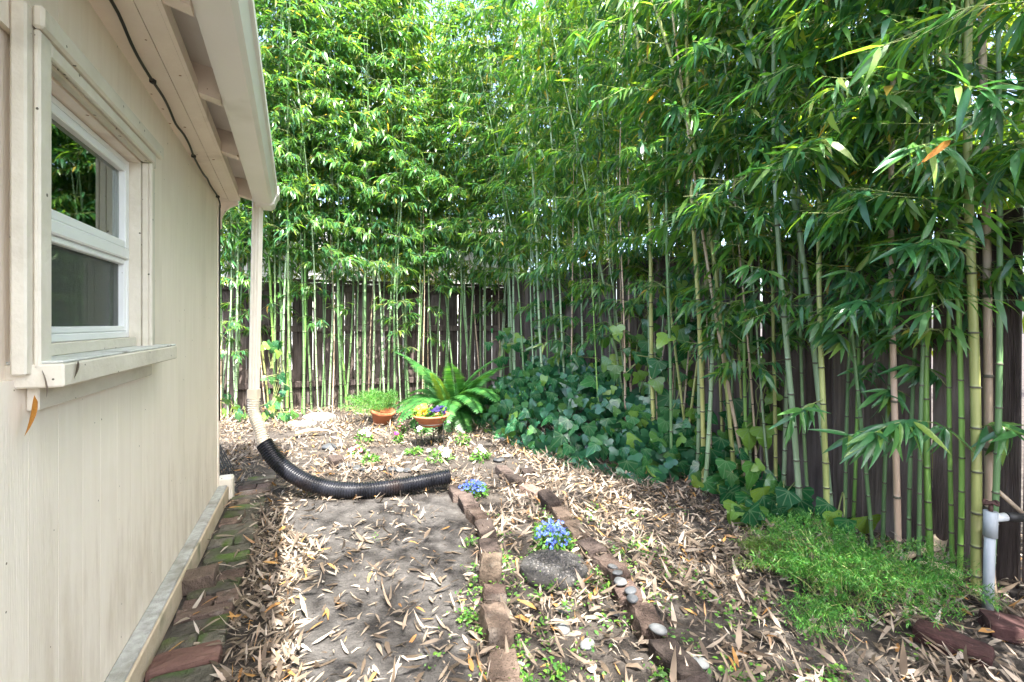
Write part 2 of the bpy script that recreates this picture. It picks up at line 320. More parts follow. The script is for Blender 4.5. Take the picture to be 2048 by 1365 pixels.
def screenmat():
    m, n, L = newmat('grey_insect_screen')
    out = n.new('ShaderNodeOutputMaterial'); p = n.new('ShaderNodeBsdfPrincipled'); p.inputs['Base Color'].default_value = (.10, .115, .10, 1); p.inputs['Roughness'].default_value = .5
    t = n.new('ShaderNodeBsdfTransparent'); mx = n.new('ShaderNodeMixShader'); mx.inputs[0].default_value = .62
    L.new(p.outputs[0], mx.inputs[1]); L.new(t.outputs[0], mx.inputs[2]); L.new(mx.outputs[0], out.inputs[0]); return m
M['screen'] = screenmat()

# ------------------------------------------------------------------ ground
def poly_in(px, py, P):
    inside = np.zeros(px.shape, bool); j = len(P) - 1
    for i in range(len(P)):
        xi, yi = P[i]; xj, yj = P[j]
        c = ((yi > py) != (yj > py)) & (px < (xj - xi) * (py - yi) / (yj - yi + 1e-9) + xi)
        inside ^= c; j = i
    return inside
def W_(pts): return [tuple(gp(x, y))[:2] for x, y in pts]
PATH = W_([(590, 1005), (700, 1000), (900, 985), (935, 1060), (955, 1200), (950, 1420), (900, 1900), (440, 1900), (600, 1365), (575, 1200), (650, 1105), (570, 1060)])
DRIFT = W_([(500, 1020), (545, 1030), (650, 1105), (580, 1190), (610, 1365), (600, 1600), (400, 1600), (455, 1365), (475, 1200), (490, 1090)])
def gz(x, y): return 0.011 * mnoise.noise((x * 2.1, y * 2.1, 0)) + 0.005 * mnoise.noise((x * 9, y * 9, 3))
xs = np.unique(np.concatenate([np.linspace(-60, -6, 8), np.arange(-6, -2.6, .2), np.arange(-2.6, 2.8, .03), np.arange(2.8, 6, .25), np.linspace(6, 60, 8)]))
ys = np.unique(np.concatenate([np.linspace(-40, -1, 6), np.arange(-1, 1.2, .2), np.arange(1.2, 7.6, .035), np.arange(7.6, 10, .3), np.linspace(10, 300, 9)]))
GX, GY = np.meshgrid(xs, ys)
GZ = np.array([gz(a, b) if -3 < a < 3 and 0 < b < 9 else 0 for a, b in zip(GX.ravel(), GY.ravel())])
ins = poly_in(GX.ravel(), GY.ravel(), PATH).astype(float).reshape(GX.shape)
for _ in range(16):
    q = ins.copy(); q[1:-1, 1:-1] = (ins[1:-1, 1:-1] * 2 + ins[:-2, 1:-1] + ins[2:, 1:-1] + ins[1:-1, :-2] + ins[1:-1, 2:]) / 6; ins = q
nx, ny = len(xs), len(ys)
ii = (np.arange(ny - 1)[:, None] * nx + np.arange(nx - 1)[None]).ravel()
me = np_mesh('ground', np.stack([GX.ravel(), GY.ravel(), GZ], 1), [np.stack([ii, ii + 1, ii + nx + 1, ii + nx], 1)], M['ground'], smooth=True)
a = me.attributes.new('path', 'FLOAT', 'POINT'); a.data.foreach_set('value', ins.ravel().astype(np.float32))
tag(link('ground', me), kind='structure')

# ------------------------------------------------------------------ house
C0 = Vector((-1.98, 3.2, 0)); DN = Vector((.387, -.922, 0)).normalized(); NN = Vector((.922, .387, 0)).normalized(); ZZ = Vector((0, 0, 1))
def Wp(t, n, z): return C0 + DN * t + NN * n + ZZ * z
WM = Matrix(((DN.x, NN.x, 0, C0.x), (DN.y, NN.y, 0, C0.y), (0, 0, 1, 0), (0, 0, 0, 1)))
def wbox(name, t0, t1, n0, n1, z0, z1, mat, parent, bev=0.002):
    me = box_mesh(name, ((t0 + t1) / 2, (n0 + n1) / 2, (z0 + z1) / 2), (abs(t1 - t0), abs(n1 - n0), abs(z1 - z0)), mat, WM, bev)
    return link(name, me, parent)
house = empty('house', C0, 'beige timber-sided house wall with a white window under the eaves', 'house')
TL = 6.4; EAVE = 2.42
wall = wbox('wall', 0.004, TL, -.16, -.016, .02, 1.0, M['paint'], house, 0)          # lower backing, opening built round the window
TW0, TW1, ZW0, ZW1 = 1.56, 2.34, 1.10, 1.80
bm = bmesh.new()
for (t0, t1, z0, z1) in ((.004, TW0, 1.0, EAVE), (TW1, TL, 1.0, EAVE), (TW0, TW1, 1.0, ZW0), (TW0, TW1, ZW1, EAVE)):
    bm_box(bm, (t0 + t1) / 2, -.088, (z0 + z1) / 2, t1 - t0, .144, z1 - z0, WM)
link('wall_backing', bm_mesh('wall_backing', bm, M['paint']), wall)
link('end_wall', box_mesh('end_wall', (.012, -2.1, 1.2), (.02, 4.1, 2.4), M['paint'], WM), wall)
link('rear_wall', box_mesh('rear_wall', (TL / 2, -4.2, 1.2), (TL, .1, 2.4), M['paint'], WM), wall)
t = 0.0; k = 0
while t < TL:
    wd = .118 + .02 * R.random(); t1 = min(t + wd, TL)
    segs = [(.06, EAVE)]
    if t1 > TW0 + .01 and t < TW1 - .01: segs = [(.06, ZW0 - .02), (ZW1 + .02, EAVE)]
    for z0, z1 in segs:
        wbox('siding_board', t + .0006, t1 - .0006, -.014, -.0005, z0, z1, M['paint'], wall, 0)
    t = t1
wbox('corner_trim', -.014, .03, -.10, .006, .08, 2.1, M['paint'], house, .004)
# base board: grey weathered top edge and stained face
wbox('base_board', .0, TL, .002, .062, -.02, .098, M['board_face'], house, .004)
wbox('base_board_cap', .01, TL, .0, .056, .099, .110, M['grey_board'], house, .004)
wbox('post_stub', -.09, .0, -.01, .085, -.02, .155, M['paint_trim'], house, .01)  # end of the base sill, its sunlit white put into the paint colour
# window
win = empty('window', Wp(TW0, 0, 1.4)); win.parent = house; win.location = Wp(TW0, 0, 1.4) - C0; WL[win] = Wp(TW0, 0, 1.4)
wbox('casing', TW1, TW1 + .052, .001, .028, 1.09, 1.885, M['paint_trim'], win, .004)
wbox('casing', TW1 - .022, TW1 + .03, .029, .042, 1.10, 1.84, M['paint_trim'], win, .004)
wbox('casing', TW0 - .085, TW0, .001, .022, 1.09, 1.80, M['paint_trim'], win, .004)
wbox('casing', TW0 - .022, TW0 + .0, .0225, .034, 1.10, 1.80, M['paint_trim'], win, .003)
wbox('head_casing', TW0 - .085, TW1 - .001, .001, .026, ZW1 + .001, 1.89, M['paint_trim'], win, .004)
wbox('head_drip', TW0 - .09, TW1 + .035, .0285, .050, 1.8405, 1.892, M['paint_trim'], win, .006)
wbox('jamb', TW0 - .012, TW0 + .002, -.12, .0, 1.10, 1.80, M['paint_trim'], win, .001)
wbox('jamb', TW1 - .002, TW1 + .012, -.12, .0, 1.10, 1.80, M['paint_trim'], win, .001)
wbox('head_jamb', TW0, TW1, -.12, .0, ZW1 - .004, ZW1 + .01, M['soffit'], win, .001)
sill = wbox('sill', 1.42, 2.37, -.03, .082, 1.060, 1.112, M['paint_trim'], win, .004)
link('sill_cap', box_mesh('sill_cap', ((1.42 + 2.37) / 2, .026, 1.1155), (.94, .106, .006), M['sill_top'], WM, .002), sill)
wbox('apron', 1.52, 2.33, .001, .024, 1.005, 1.059, M['paint_trim'], win, .003)
wbox('sub_sill', TW0 + .004, TW1 - .004, -.09, -.012, 1.119, 1.150, M['paint_trim'], win, .002)
g0, g1 = TW0 + .004, TW1 - .004
def frame(name, t0, t1, z0, z1, n0, n1, wd, mat, parent):
    for nm, (a0, a1, b0, b1) in (('stile', (t0, t0 + wd, z0, z1)), ('stile', (t1 - wd, t1, z0, z1)), ('rail', (t0 + wd, t1 - wd, z0, z0 + wd)), ('rail', (t0 + wd, t1 - wd, z1 - wd, z1))):
        wbox(name + '_' + nm, a0, a1, n0, n1, b0, b1, mat, parent, .003)
frame('frame', g0, g1, 1.151, ZW1 - .006, -.085, -.034, .022, M['vinyl'], win)
frame('upper_sash', g0 + .023, g1 - .023, 1.470, ZW1 - .029, -.066, -.030, .026, M['vinyl'], win)
wbox('meeting_rail', g0 + .023, g1 - .023, -.068, -.026, 1.432, 1.469, M['vinyl'], win, .004)
frame('lower_sash', g0 + .023, g1 - .023, 1.174, 1.431, -.060, -.036, .018, M['vinyl'], win)
wbox('head_stop', TW0 - .022, TW1 - .023, .0265, .040, ZW1 + .004, 1.839, M['paint_trim'], win, .004)
wbox('screen_gasket', g0 + .0415, g1 - .0415, -.0555, -.0535, 1.193, 1.412, M['dark_gap'], win, 0).data.materials[0] = M['screen']
wbox('pane', g0 + .049, g1 - .049, -.053, -.050, 1.497, ZW1 - .056, M['glass'], win, 0)
wbox('pane', g0 + .0415, g1 - .0415, -.070, -.067, 1.193, 1.412, M['glass'], win, 0)
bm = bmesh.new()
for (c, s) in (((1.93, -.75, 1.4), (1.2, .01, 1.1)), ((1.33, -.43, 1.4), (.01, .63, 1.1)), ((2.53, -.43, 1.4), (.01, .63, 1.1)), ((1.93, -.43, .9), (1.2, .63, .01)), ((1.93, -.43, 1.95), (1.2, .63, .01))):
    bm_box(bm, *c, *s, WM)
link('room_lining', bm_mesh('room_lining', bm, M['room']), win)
bm = bmesh.new(); cols = 60; prev = None
for i in range(cols + 1):
    tt = 1.50 + i / cols * .86; nn = -.17 + .022 * math.sin(i * .9) + .01 * math.sin(i * 2.3)
    v = [bm.verts.new(Wp(tt, nn, z)) for z in (1.12, 1.80)]
    if prev and not (24 < i < 30): bm.faces.new((prev[0], v[0], v[1], prev[1])).smooth = True
    prev = v
link('curtain', bm_mesh('curtain', bm, M['curtain'], True), win)
wbox('inner_ledge', g0, g1, -.15, -.09, 1.18, 1.225, M['vinyl'], win, .003)
# eaves, in their own frame: e runs from the far corner toward the viewer
PE = Wp(0, 0, 2.035); EV = Vector((.4516, -1, .0442)); EV /= 1.0
def Ep(u, s, z): return PE + EV * u + NN * s + ZZ * z
def eprofile(name, prof, u0, u1, mat, parent, closed=True, steps=1):
    V, Fs = [], []; n = len(prof)
    for i in range(steps + 1):
        u = u0 + (u1 - u0) * i / steps
        V += [Ep(u, s, z) for s, z in prof]
    for i in range(steps):
        for k in range(n if closed else n - 1):
            Fs.append((i * n + k, i * n + (k + 1) % n, (i + 1) * n + (k + 1) % n, (i + 1) * n + k))
    if closed: Fs += [tuple(range(n))[::-1], tuple(range(steps * n, steps * n + n))]
    o = link(name, mesh(name, V, Fs, mat), parent)
    b = bmesh.new(); b.from_mesh(o.data); bmesh.ops.recalc_face_normals(b, faces=b.faces); b.to_mesh(o.data); b.free(); return o
eaves = empty('eaves', PE); eaves.parent = house; eaves.location = PE - C0; WL[eaves] = PE
U1 = 4.6
eprofile('soffit_board', [(-.12, -.004), (.056, .012), (.056, .034), (-.12, .02)], -.06, U1, M['soffit'], eaves)
eprofile('soffit_board', [(.0585, .0125), (.112, .020), (.112, .045), (.0585, .034)], -.06, U1, M['soffit'], eaves)
eprofile('frieze_strip', [(.1135, .018), (.126, .020), (.126, .075), (.1135, .07)], -.05, U1, M['soffit'], eaves)
eprofile('sheathing', [(-.5, .26), (.19, .135), (.19, .155), (-.5, .285)], -.22, U1, M['sheath'], eaves)
eprofile('roof_slope', [(-2.6, .98), (.30, .160), (.30, .185), (-2.6, 1.01)], -.25, U1, M['nb_roof'], eaves)
for u in (.0, .72, 1.30, 1.84, 2.4, 2.95, 3.5):
    eprofile('rafter_tail', [(.10, .040), (.202, .012), (.202, .133), (.10, .150)], u, u + .05, M['soffit'], eaves)
eprofile('fascia', [(.204, .03), (.220, .03), (.220, .150), (.204, .150)], -.12, U1, M['gutter'], eaves)
GP = [(.221, .10), (.221, .008), (.312, .008), (.330, .020), (.348, .075), (.360, .085), (.360, .128), (.350, .128), (.348, .095), (.336, .086), (.320, .032), (.306, .018), (.230, .018), (.227, .10)]
gut = eprofile('gutter', GP, -.02, U1, M['gutter'], eaves)
eprofile('gutter_end', [(.2185, -.004), (.316, -.004), (.337, .012), (.355, .068), (.367, .080), (.367, .135), (.2185, .135)], -.15, -.02, M['gutter'], eaves)
eprofile('gutter_seam', [(.2195, .001), (.315, .001), (.334, .016), (.352, .071), (.364, .083), (.364, .131), (.2195, .131)], -.019, -.012, M['gutter'], eaves)
bm = bmesh.new()
pr = [(-.07, .02), (.11, .02), (.11, -.0), (.06, -.025), (.03, -.06), (.012, -.10), (.012, -.17), (-.005, -.185), (-.02, -.17), (-.02, -.03), (-.07, -.01)]
for u in (-.09, -.065):
    [bm.verts.new(Ep(u, s, z)) for s, z in pr]
bm.verts.ensure_lookup_table(); n_ = len(pr)
bm.faces.new([bm.verts[i] for i in range(n_)][::-1]); bm.faces.new([bm.verts[i + n_] for i in range(n_)])
for i in range(n_): bm.faces.new((bm.verts[i], bm.verts[(i + 1) % n_], bm.verts[(i + 1) % n_ + n_], bm.verts[i + n_]))
bmesh.ops.recalc_face_normals(bm, faces=bm.faces)
link('verge_bracket', bm_mesh('verge_bracket', bm, M['soffit']), eaves)
# cable clipped along the wall head
cp = []
for i in range(40):
    u = -.02 + i * .115; cp.append(Ep(u, .008 + .004 * math.sin(i * 1.7), -.012 + .007 * math.sin(i * .8) - .01 * (i % 5 == 0)))
cp = [Wp(.02, .012, .55), Wp(.018, .012, 1.2), Wp(.016, .012, 1.9), Wp(.02, .014, 1.98)] + cp
bm = bmesh.new(); tube(bm, smooth_path(cp, 3), .0048, 6)
cab = link('cable', bm_mesh('cable', bm, M['cable']), eaves)
for i in (5, 11, 17, 23, 30):
    p = cp[i]; bm = bmesh.new(); bm_box(bm, p.x, p.y, p.z, .018, .018, .016, bev=.003)
    link('cable_clip', bm_mesh('cable_clip', bm, M['cable']), cab)
# downspout
def dsp(px, py, Y): return at_depth(px, py, Y)
YD = Ep(-.085, .255, 0).y
def rect_tube(name, pts, wx, wy, mat, parent, ribs=False):
    bm = bmesh.new(); rings = []
    for p in pts:
        prof = []
        hx, hy = wx / 2, wy / 2
        base = [(-hx, -hy), (hx, -hy), (hx, hy), (-hx, hy)]
        for i in range(4):
            a_, b_ = Vector(base[i]), Vector(base[(i + 1) % 4])
            nrm = Vector(((b_ - a_).y, -(b_ - a_).x)).normalized()
            for k, off in ((0.06, 0), (.22, 0), (.26, -.004), (.36, -.004), (.40, 0), (.6, 0), (.64, -.004), (.74, -.004), (.78, 0), (.94, 0)) if ribs else ((.06, 0), (.94, 0)):
                q = a_.lerp(b_, k) + nrm * off; prof.append(q)
        rings.append([bm.verts.new(p + NN * q.y * -1 + DN * 0 + Vector((q.x, 0, 0)) if False else p + Vector((q.x, q.y, 0))) for q in prof])
    m_ = len(rings[0])
    for i in range(len(rings) - 1):
        for k in range(m_): bm.faces.new((rings[i][k], rings[i][(k + 1) % m_], rings[i + 1][(k + 1) % m_], rings[i + 1][k]))
    bm.faces.new(rings[0][::-1]); bm.faces.new(rings[-1]); bmesh.ops.recalc_face_normals(bm, faces=bm.faces)
    return link(name, bm_mesh(name, bm, mat), parent)
top = dsp(516, 385, YD); bot = dsp(508, 782, YD)
spout = empty('downspout', bot, 'ribbed cream downspout hanging from the gutter beside the house corner', 'downspout')
rect_tube('outlet', [top + Vector((.0, 0, .06)), top + Vector((0, 0, -.005))], .078, .066, M['gutter'], spout)
rect_tube('pipe', [top + Vector((0, 0, -.006)), top.lerp(bot, .5), bot], .058, .048, M['spout'], spout, True)
rect_tube('coupling', [bot + Vector((0, 0, .012)), bot + Vector((-.002, 0, -.055))], .070, .060, M['flex_white'], spout)
# corrugated hose
def corrugated(name, ctrl, r0, pitch, mat, parent, n=18):
    P = smooth_path(ctrl, 40); d = [0]
    for i in range(1, len(P)): d.append(d[-1] + (P[i] - P[i - 1]).length)
    Ltot = d[-1]; nr = int(Ltot / pitch); pts, rad = [], []; j = 0
    for i in range(nr * 4):
        s = i * pitch / 4
        while j < len(d) - 2 and d[j + 1] < s: j += 1
        f = (s - d[j]) / max(d[j + 1] - d[j], 1e-6); pts.append(P[j].lerp(P[j + 1], f))
        rad.append(r0 * (1.0, 1.0, .82, .82)[i % 4])
    bm = bmesh.new(); tube(bm, pts, rad, n)
    me = bm_mesh(name, bm, mat); return link(name, me, parent)
hose = empty('drain_hose', gp(660, 985), 'corrugated drain hose, cream above and black below, curving across the soil', 'hose')
p0 = bot + Vector((0, 0, -.05))
wh = [p0, p0 + Vector((0, -.005, -.10)), at_depth(517, 850, YD - .03), at_depth(530, 893, YD - .06)]
corrugated('upper_hose', wh, .041, .0165, M['flex_white'], hose)
e0 = at_depth(529, 888, YD - .055)
bk = [e0, at_depth(556, 925, YD - .09), at_depth(600, 958, YD - .12), at_depth(660, 978, YD - .13), at_depth(730, 983, YD - .12), at_depth(810, 970, YD - .05), at_depth(902, 953, YD + .04)]
bk = [Vector((p.x, p.y, max(p.z, .058))) for p in bk]
corrugated('lower_hose', bk, .056, .0175, M['flex_black'], hose)

# ------------------------------------------------------------------ fences
FL0 = Vector((-3.95, 6.38, 0)); FC = Vector((-.12, 7.72, 0)); FR1 = Vector((3.75, -.99, 0)); FRC = Vector((-.10, 7.40, 0))
def board_mesh(name, w_, h, th, mat, seed, pointed=False):
    rr = random.Random(seed); bm = bmesh.new()
    nz_ = 6; rows = []
    for i in range(nz_ + 1):
        z = h * i / nz_; dx = rr.uniform(-.002, .002)
        zt = [z, z] if i < nz_ else [z + rr.uniform(-.012, .012), z + rr.uniform(-.012, .012)]
        c = .012 if pointed and i == nz_ else 0
        rows.append([bm.verts.new((x * (w_ / 2 - c) + dx, y * th / 2, zt[k])) for y, k0 in ((-1, 0), (1, 1)) for x, k in ((-1, 0), (1, 1))])
    for i in range(nz_):
        a_, b_ = rows[i], rows[i + 1]
        for q in ((0, 1, 1, 0), (1, 3, 3, 1), (3, 2, 2, 3), (2, 0, 0, 2)): bm.faces.new((a_[q[0]], a_[q[1]], b_[q[2]], b_[q[3]]))
    bm.faces.new((rows[0][0], rows[0][2], rows[0][3], rows[0][1])); bm.faces.new([rows[-1][i] for i in (0, 1, 3, 2)])
    bmesh.ops.recalc_face_normals(bm, faces=bm.faces)
    return bm_mesh(name, bm, mat)
def fence(name, A, B, h0, h1, label, wd, rails, posts, side):
    root = empty(name, A, label, 'fence'); d = B - A; Ln = d.length; d.normalize(); ang = math.atan2(d.y, d.x); n = Vector((-d.y, d.x, 0)) * side
    mv = [board_mesh('board', wd - .004, 1.0, .019, M['fence'], s) for s in range(5)]
    s = wd / 2; i = 0
    while s < Ln:
        h = h0 + (h1 - h0) * s / Ln + R.uniform(-.018, .012)
        o = link('board', mv[i % 5], root, True); o.location = d * s + n * R.uniform(-.004, .004)
        o.rotation_euler = (R.uniform(-.008, .008), R.uniform(-.006, .006), ang + R.uniform(-.02, .02) + (math.pi if R.random() < .5 else 0))
        o.scale = (1 - .05 * R.random(), 1, h)
        s += wd; i += 1
    for z in rails:
        k = z if z > 0 else None
        V0 = d * .02 + n * .034; V1 = d * (Ln - .02) + n * .034
        Mx = Matrix.Translation((V0 + V1) / 2 + A + Vector((0, 0, abs(z)))) @ Matrix.Rotation(ang, 4, 'Z')
        link('rail', box_mesh('rail', (0, 0, 0), (Ln - .05, .042, .085), M['fence'], Mx, .004), root)
    for q in posts:
        Mx = Matrix.Translation(A + d * q + n * .068 + Vector((0, 0, .9))) @ Matrix.Rotation(ang, 4, 'Z')
        link('post', box_mesh('post', (0, 0, 0), (.088, .022, 1.7), M['fence'], Mx, .004), root)
    return root, d, n, ang
fb, dB, nB, aB = fence('back_fence', FL0 - (FC - FL0).normalized() * 1.2, FC, 1.775, 1.79, 'dark weathered board fence behind the dense bamboo row', .14, (.35, 1.13, 1.70), (1.4, 3.5), -1)
Mx = Matrix.Translation((FL0 + FC) / 2 - dB * .6 + Vector((0, 0, 1.812))) @ Matrix.Rotation(aB, 4, 'Z')
link('cap_rail', box_mesh('cap_rail', (0, 0, 0), ((FC - FL0).length + 1.2, .11, .032), M['fence'], Mx, .004), fb)
fr, dR, nR, aR = fence('side_fence', FRC, FR1, 1.93, 1.60, 'grey-brown board fence with ragged tops along the ivy and bamboo', .165, (), (), 1)
def fence_side(Y, off):       # a point off metres in front of the side fence at depth Y
    k = (FRC.y - Y) / (FRC.y - FR1.y); p = FRC.lerp(FR1, k); q = Vector((dR.y, -dR.x, 0))
    if q.x > 0: q = -q
    return p + q * off, q
# neighbour's house beyond the back fence
nb = empty('neighbour_house', (-3.5, 12.5, 0), 'white house with a grey roof showing over the back fence', 'house')
link('wall', box_mesh('wall', (-3.6, 12.6, 1.6), (8.0, .3, 3.2), M['nb_wall']), nb)
bm = bmesh.new(); vs = [bm.verts.new(v) for v in ((-8.2, 12.1, 3.16), (.9, 12.1, 3.16), (.9, 15.5, 4.6), (-8.2, 15.5, 4.6))]; bm.faces.new(vs)
bmesh.ops.solidify(bm, geom=bm.faces[:], thickness=.08); link('roof', bm_mesh('roof', bm, M['nb_roof']), nb)
link('fascia', box_mesh('fascia', (-3.65, 12.05, 3.12), (9.1, .03, .16), M['vinyl']), nb)

# ------------------------------------------------------------------ bricks
def brick_var(seed, mat, chip=.009, lumpy=.005):
    bm = bmesh.new(); bmesh.ops.create_cube(bm, size=1.0)
    for v in bm.verts: v.co = Vector((v.co.x * .2, v.co.y * .098, v.co.z * .06))
    bmesh.ops.bevel(bm, geom=bm.edges[:], offset=chip, segments=2, affect='EDGES', profile=.6)
    bmesh.ops.subdivide_edges(bm, edges=[e for e in bm.edges if e.calc_length() > .05], cuts=3, use_grid_fill=True)
    for v in bm.verts:
        q = v.co + Vector((seed * 3.1, 0, 0)); k = mnoise.noise_vector(q * 17) * lumpy + mnoise.noise_vector(q * 55) * lumpy * .5
        v.co += k
    return bm_mesh('brick', bm, mat, False)
BV = {m: [brick_var(i + 7 * j, M[m], R.uniform(.008, .014), R.uniform(.005, .009)) for i in range(4)] for j, m in enumerate(('brick', 'brick_dark', 'brick_moss', 'brick_red', 'brick_maroon'))}
def brick(parent, loc, rz, kind='brick', scale=(1, 1, 1), tilt=(0, 0), name='brick'):
    o = link(name, R.choice(BV[kind]), parent, True); base = WL.get(parent, Vector()) if parent else Vector()
    o.location = Vector(loc) - base; o.rotation_euler = (tilt[0], tilt[1], rz); o.scale = scale; return o
def z5(pts): return [(800 + x / 2.814, 880 + y / 2.814) for x, y in pts]
def border(name, pix, label, kinds, ztop):
    pts = [gp(x, y, ztop) for x, y in z5(pix)]
    root = empty(name, (pts[0].x, pts[0].y, 0), label, 'brick edging')
    P = smooth_path(pts, 20); d = [0]
    for i in range(1, len(P)): d.append(d[-1] + (P[i] - P[i - 1]).length)
    s = 0; i = 0
    def pos(s):
        s = min(max(s, 0), d[-1]); j = max(0, min(int(np.searchsorted(d, s)) - 1, len(P) - 2)); f = (s - d[j]) / max(d[j + 1] - d[j], 1e-6); return P[j].lerp(P[j + 1], f)
    while s < d[-1]:
        kd, ln, dz = kinds[i % len(kinds)]; L_ = .2 * ln
        a_, b_ = pos(s), pos(s + L_); c = pos(s + L_ / 2)
        brick(root, (c.x, c.y, ztop - .03 + dz + R.uniform(-.020, .012)), math.atan2(b_.y - a_.y, b_.x - a_.x) + R.uniform(-.16, .16), kd, (ln * .97, 1 + R.uniform(-.05, .06), 1.25), (R.uniform(-.12, .12), R.uniform(-.08, .08)))
        s += L_ + R.uniform(.022, .058); i += 1
    return root, pos
bl, posL = border('brick_edging', [(300, 250), (345, 300), (400, 355), (450, 420), (485, 490), (498, 560), (500, 640), (525, 780), (535, 900), (542, 1030), (570, 1170), (600, 1300), (640, 1480)],
    'single row of worn bricks running beside the bare path to the hose end', [('brick_dark', 1, 0), ('brick_dark', .9, 0), ('brick', .8, -.01), ('brick_dark', 1, .0), ('brick_dark', .7, -.02), ('brick', 1.05, .004), ('brick', .6, -.004), ('brick', 1.0, .004), ('brick', .75, -.022), ('brick', 1.05, .006), ('brick', .8, .0), ('brick', 1.05, .002)], .06)
br, posR = border('brick_edging', [(560, 140), (640, 200), (745, 262), (840, 330), (955, 440), (1060, 560), (1170, 680), (1250, 800), (1360, 950), (1445, 1070), (1530, 1180), (1640, 1340), (1740, 1470)],
    'curving row of bricks carrying grey pebbles beside the stepping stone', [('brick_dark', 1, .01), ('brick_dark', .9, -.012), ('brick', 1, .0), ('brick_dark', 1, .0), ('brick', .7, -.015), ('brick', 1, .0), ('brick_dark', .8, -.02), ('brick', 1.0, 0), ('brick', .7, -.01), ('brick', .9, .004), ('brick_dark', 1.05, .0), ('brick_dark', 1, .004)], .06)
# brick strip beside the house
bp_ = empty('brick_path', Wp(.0, .15, 0), kind='structure')
t = -.42; i = 0
while t < 4.2:
    kd = 'brick_moss' if R.random() < .78 else 'brick'
    red = 1.62 < t < 1.71
    n0 = .185 + R.uniform(-.012, .012) + (.03 if t < 0 else 0)
    rz = math.atan2(NN.y, NN.x) + R.uniform(-.05, .05)
    dz = R.uniform(-.006, .006)
    if red:
        c = Wp(t + .05, n0 + .005, .012); brick(bp_, c, rz, 'brick_red', (1.05, 1.0, 1), (.02, .0)); t += .105
    elif i % 3 == 2:
        for s_, off in ((.56, -.052), (.46, .055)):
            c = Wp(t + .05, n0 + off, -.004 + R.uniform(-.006, .008)); brick(bp_, c, rz + R.uniform(-.06, .06), R.choice(('brick_moss', 'brick_moss', 'brick')), (s_, 1, 1), (R.uniform(-.05, .05), R.uniform(-.05, .05)))
        t += .106
    else:
        wd = R.choice((1, 1, .62, .95)); c = Wp(t + .05 * wd, n0, -.004 + dz); brick(bp_, c, rz, kd, (1.0, wd, 1), (R.uniform(-.05, .05), R.uniform(-.04, .04))); t += .098 * wd + .009
    i += 1
def thing_brick(px, py, z, rz, kind, label, scale=(1, 1, 1), tilt=(0, 0), grp=None):
    p = gp(px, py, z); o = brick(None, p, rz, kind, scale, tilt, 'loose_brick'); tag(o, label, 'brick', grp); return o
thing_brick(402, 1158, .055, .35, 'brick', 'broken reddish brick chunk lying on the mossy brick strip', (.62, .95, 1.15), (.12, -.1))
thing_brick(1905, 1288, .025, math.atan2(-.6, .55), 'brick_maroon', 'whole maroon brick lying in the litter below the feathery plant', (1.05, 1, 1.0), (.03, .05))
thing_brick(2045, 1262, .03, math.atan2(-.35, .8), 'brick_maroon', 'maroon brick cut off by the photo edge under the grey pipe', (1.1, 1.25, 1), (.0, .03))
thing_brick(1055, 946, .03, .3, 'brick_dark', 'small dark half brick beside the far end of the curving edging', (.5, 1, 1))
thing_brick(672, 1088 - 165, .04, .7, 'brick_dark', 'dark lumpy brick fragment at the start of the pebble arc', (.55, 1.0, 1.2), (.2, .1))

# ------------------------------------------------------------------ stones
def stone_mesh(seed, mat, flat=.5):
    bm = bmesh.new(); bmesh.ops.create_icosphere(bm, subdivisions=3, radius=1)
    for v in bm.verts:
        k = 1 + .14 * mnoise.noise(v.co * 1.2 + Vector((seed * 5.3, 0, 0))) + .04 * mnoise.noise(v.co * 3 + Vector((seed, 0, 0)))
        v.co = Vector((v.co.x * k, v.co.y * k * (.75 + .1 * (seed % 3)), v.co.z * k * flat))
    return bm_mesh('pebble', bm, mat, True)
SV = [stone_mesh(i, M['stone'], .42) for i in range(4)] ; SD = [stone_mesh(i + 9, M['stone_dark'], .38) for i in range(3)]; SP = [stone_mesh(3, M['stone_pale'], .4)]
def pebble(p, r, kind, label, grp=None, rz=None, tilt=0):
    o = bpy.data.objects.new('pebble', R.choice(kind)); COL.objects.link(o); o.location = p; o.scale = (r, r, r)
    o.rotation_euler = (tilt, 0, R.uniform(0, 6.28) if rz is None else rz); return tag(o, label, 'stone', grp)
def z5p(x, y, z): return gp(800 + x / 2.814, 880 + y / 2.814, z)
GPB = 'pebbles set on the curving brick edging'
for x, y, r, kd, lb in ((1198, 715, .024, SV, 'grey oval pebble on the edging brick nearest the stepping stone'), (1225, 748, .024, SV, 'speckled rough pebble touching the grey oval one on its brick'), (1240, 797, .029, SV, 'round grey pebble alone on its brick below the speckled one'),
        (1297, 848, .032, SD, 'flat dark slate pebble above the squarish slate stone'), (1307, 893, .030, SD, 'squarish dark slate stone on the dark edging brick'), (1453, 1066, .034, SV, 'pale smooth grey pebble alone on the lowest brick in view')):
    pebble(z5p(x, y, .078), r, kd, lb, GPB, None, R.uniform(-.1, .1))
for x, y, r, kd, lb in ((920, 955, .032, SV, 'flat grey pebble in the litter below the stepping stone'), (915, 1062, .034, SV, 'round grey pebble between the brick rows, below the flat one'), (1052, 1150, .032, SV, 'pale pebble half hidden in leaves between the brick rows'), (1075, 1275, .028, SP, 'small cream pebble low between the two brick rows'),
        (1205, 975, .026, SD, 'dark pebble against the inner side of the curving edging'), (1690, 1255, .03, SV, 'pebble in the litter outside the curving edging')):
    pebble(z5p(x, y, .012), r, kd, lb)
def z7(x, y): return 620 + x / 4.655, 680 + y / 4.655
ARC = [(255, 1140, .045), (230, 1105, .035), (310, 1170, .05), (370, 1170, .05), (440, 1195, .052), (515, 1205, .042), (600, 1200, .034), (672, 1195, .046), (760, 1205, .05), (840, 1212, .04), (910, 1215, .04), (980, 1215, .035)]
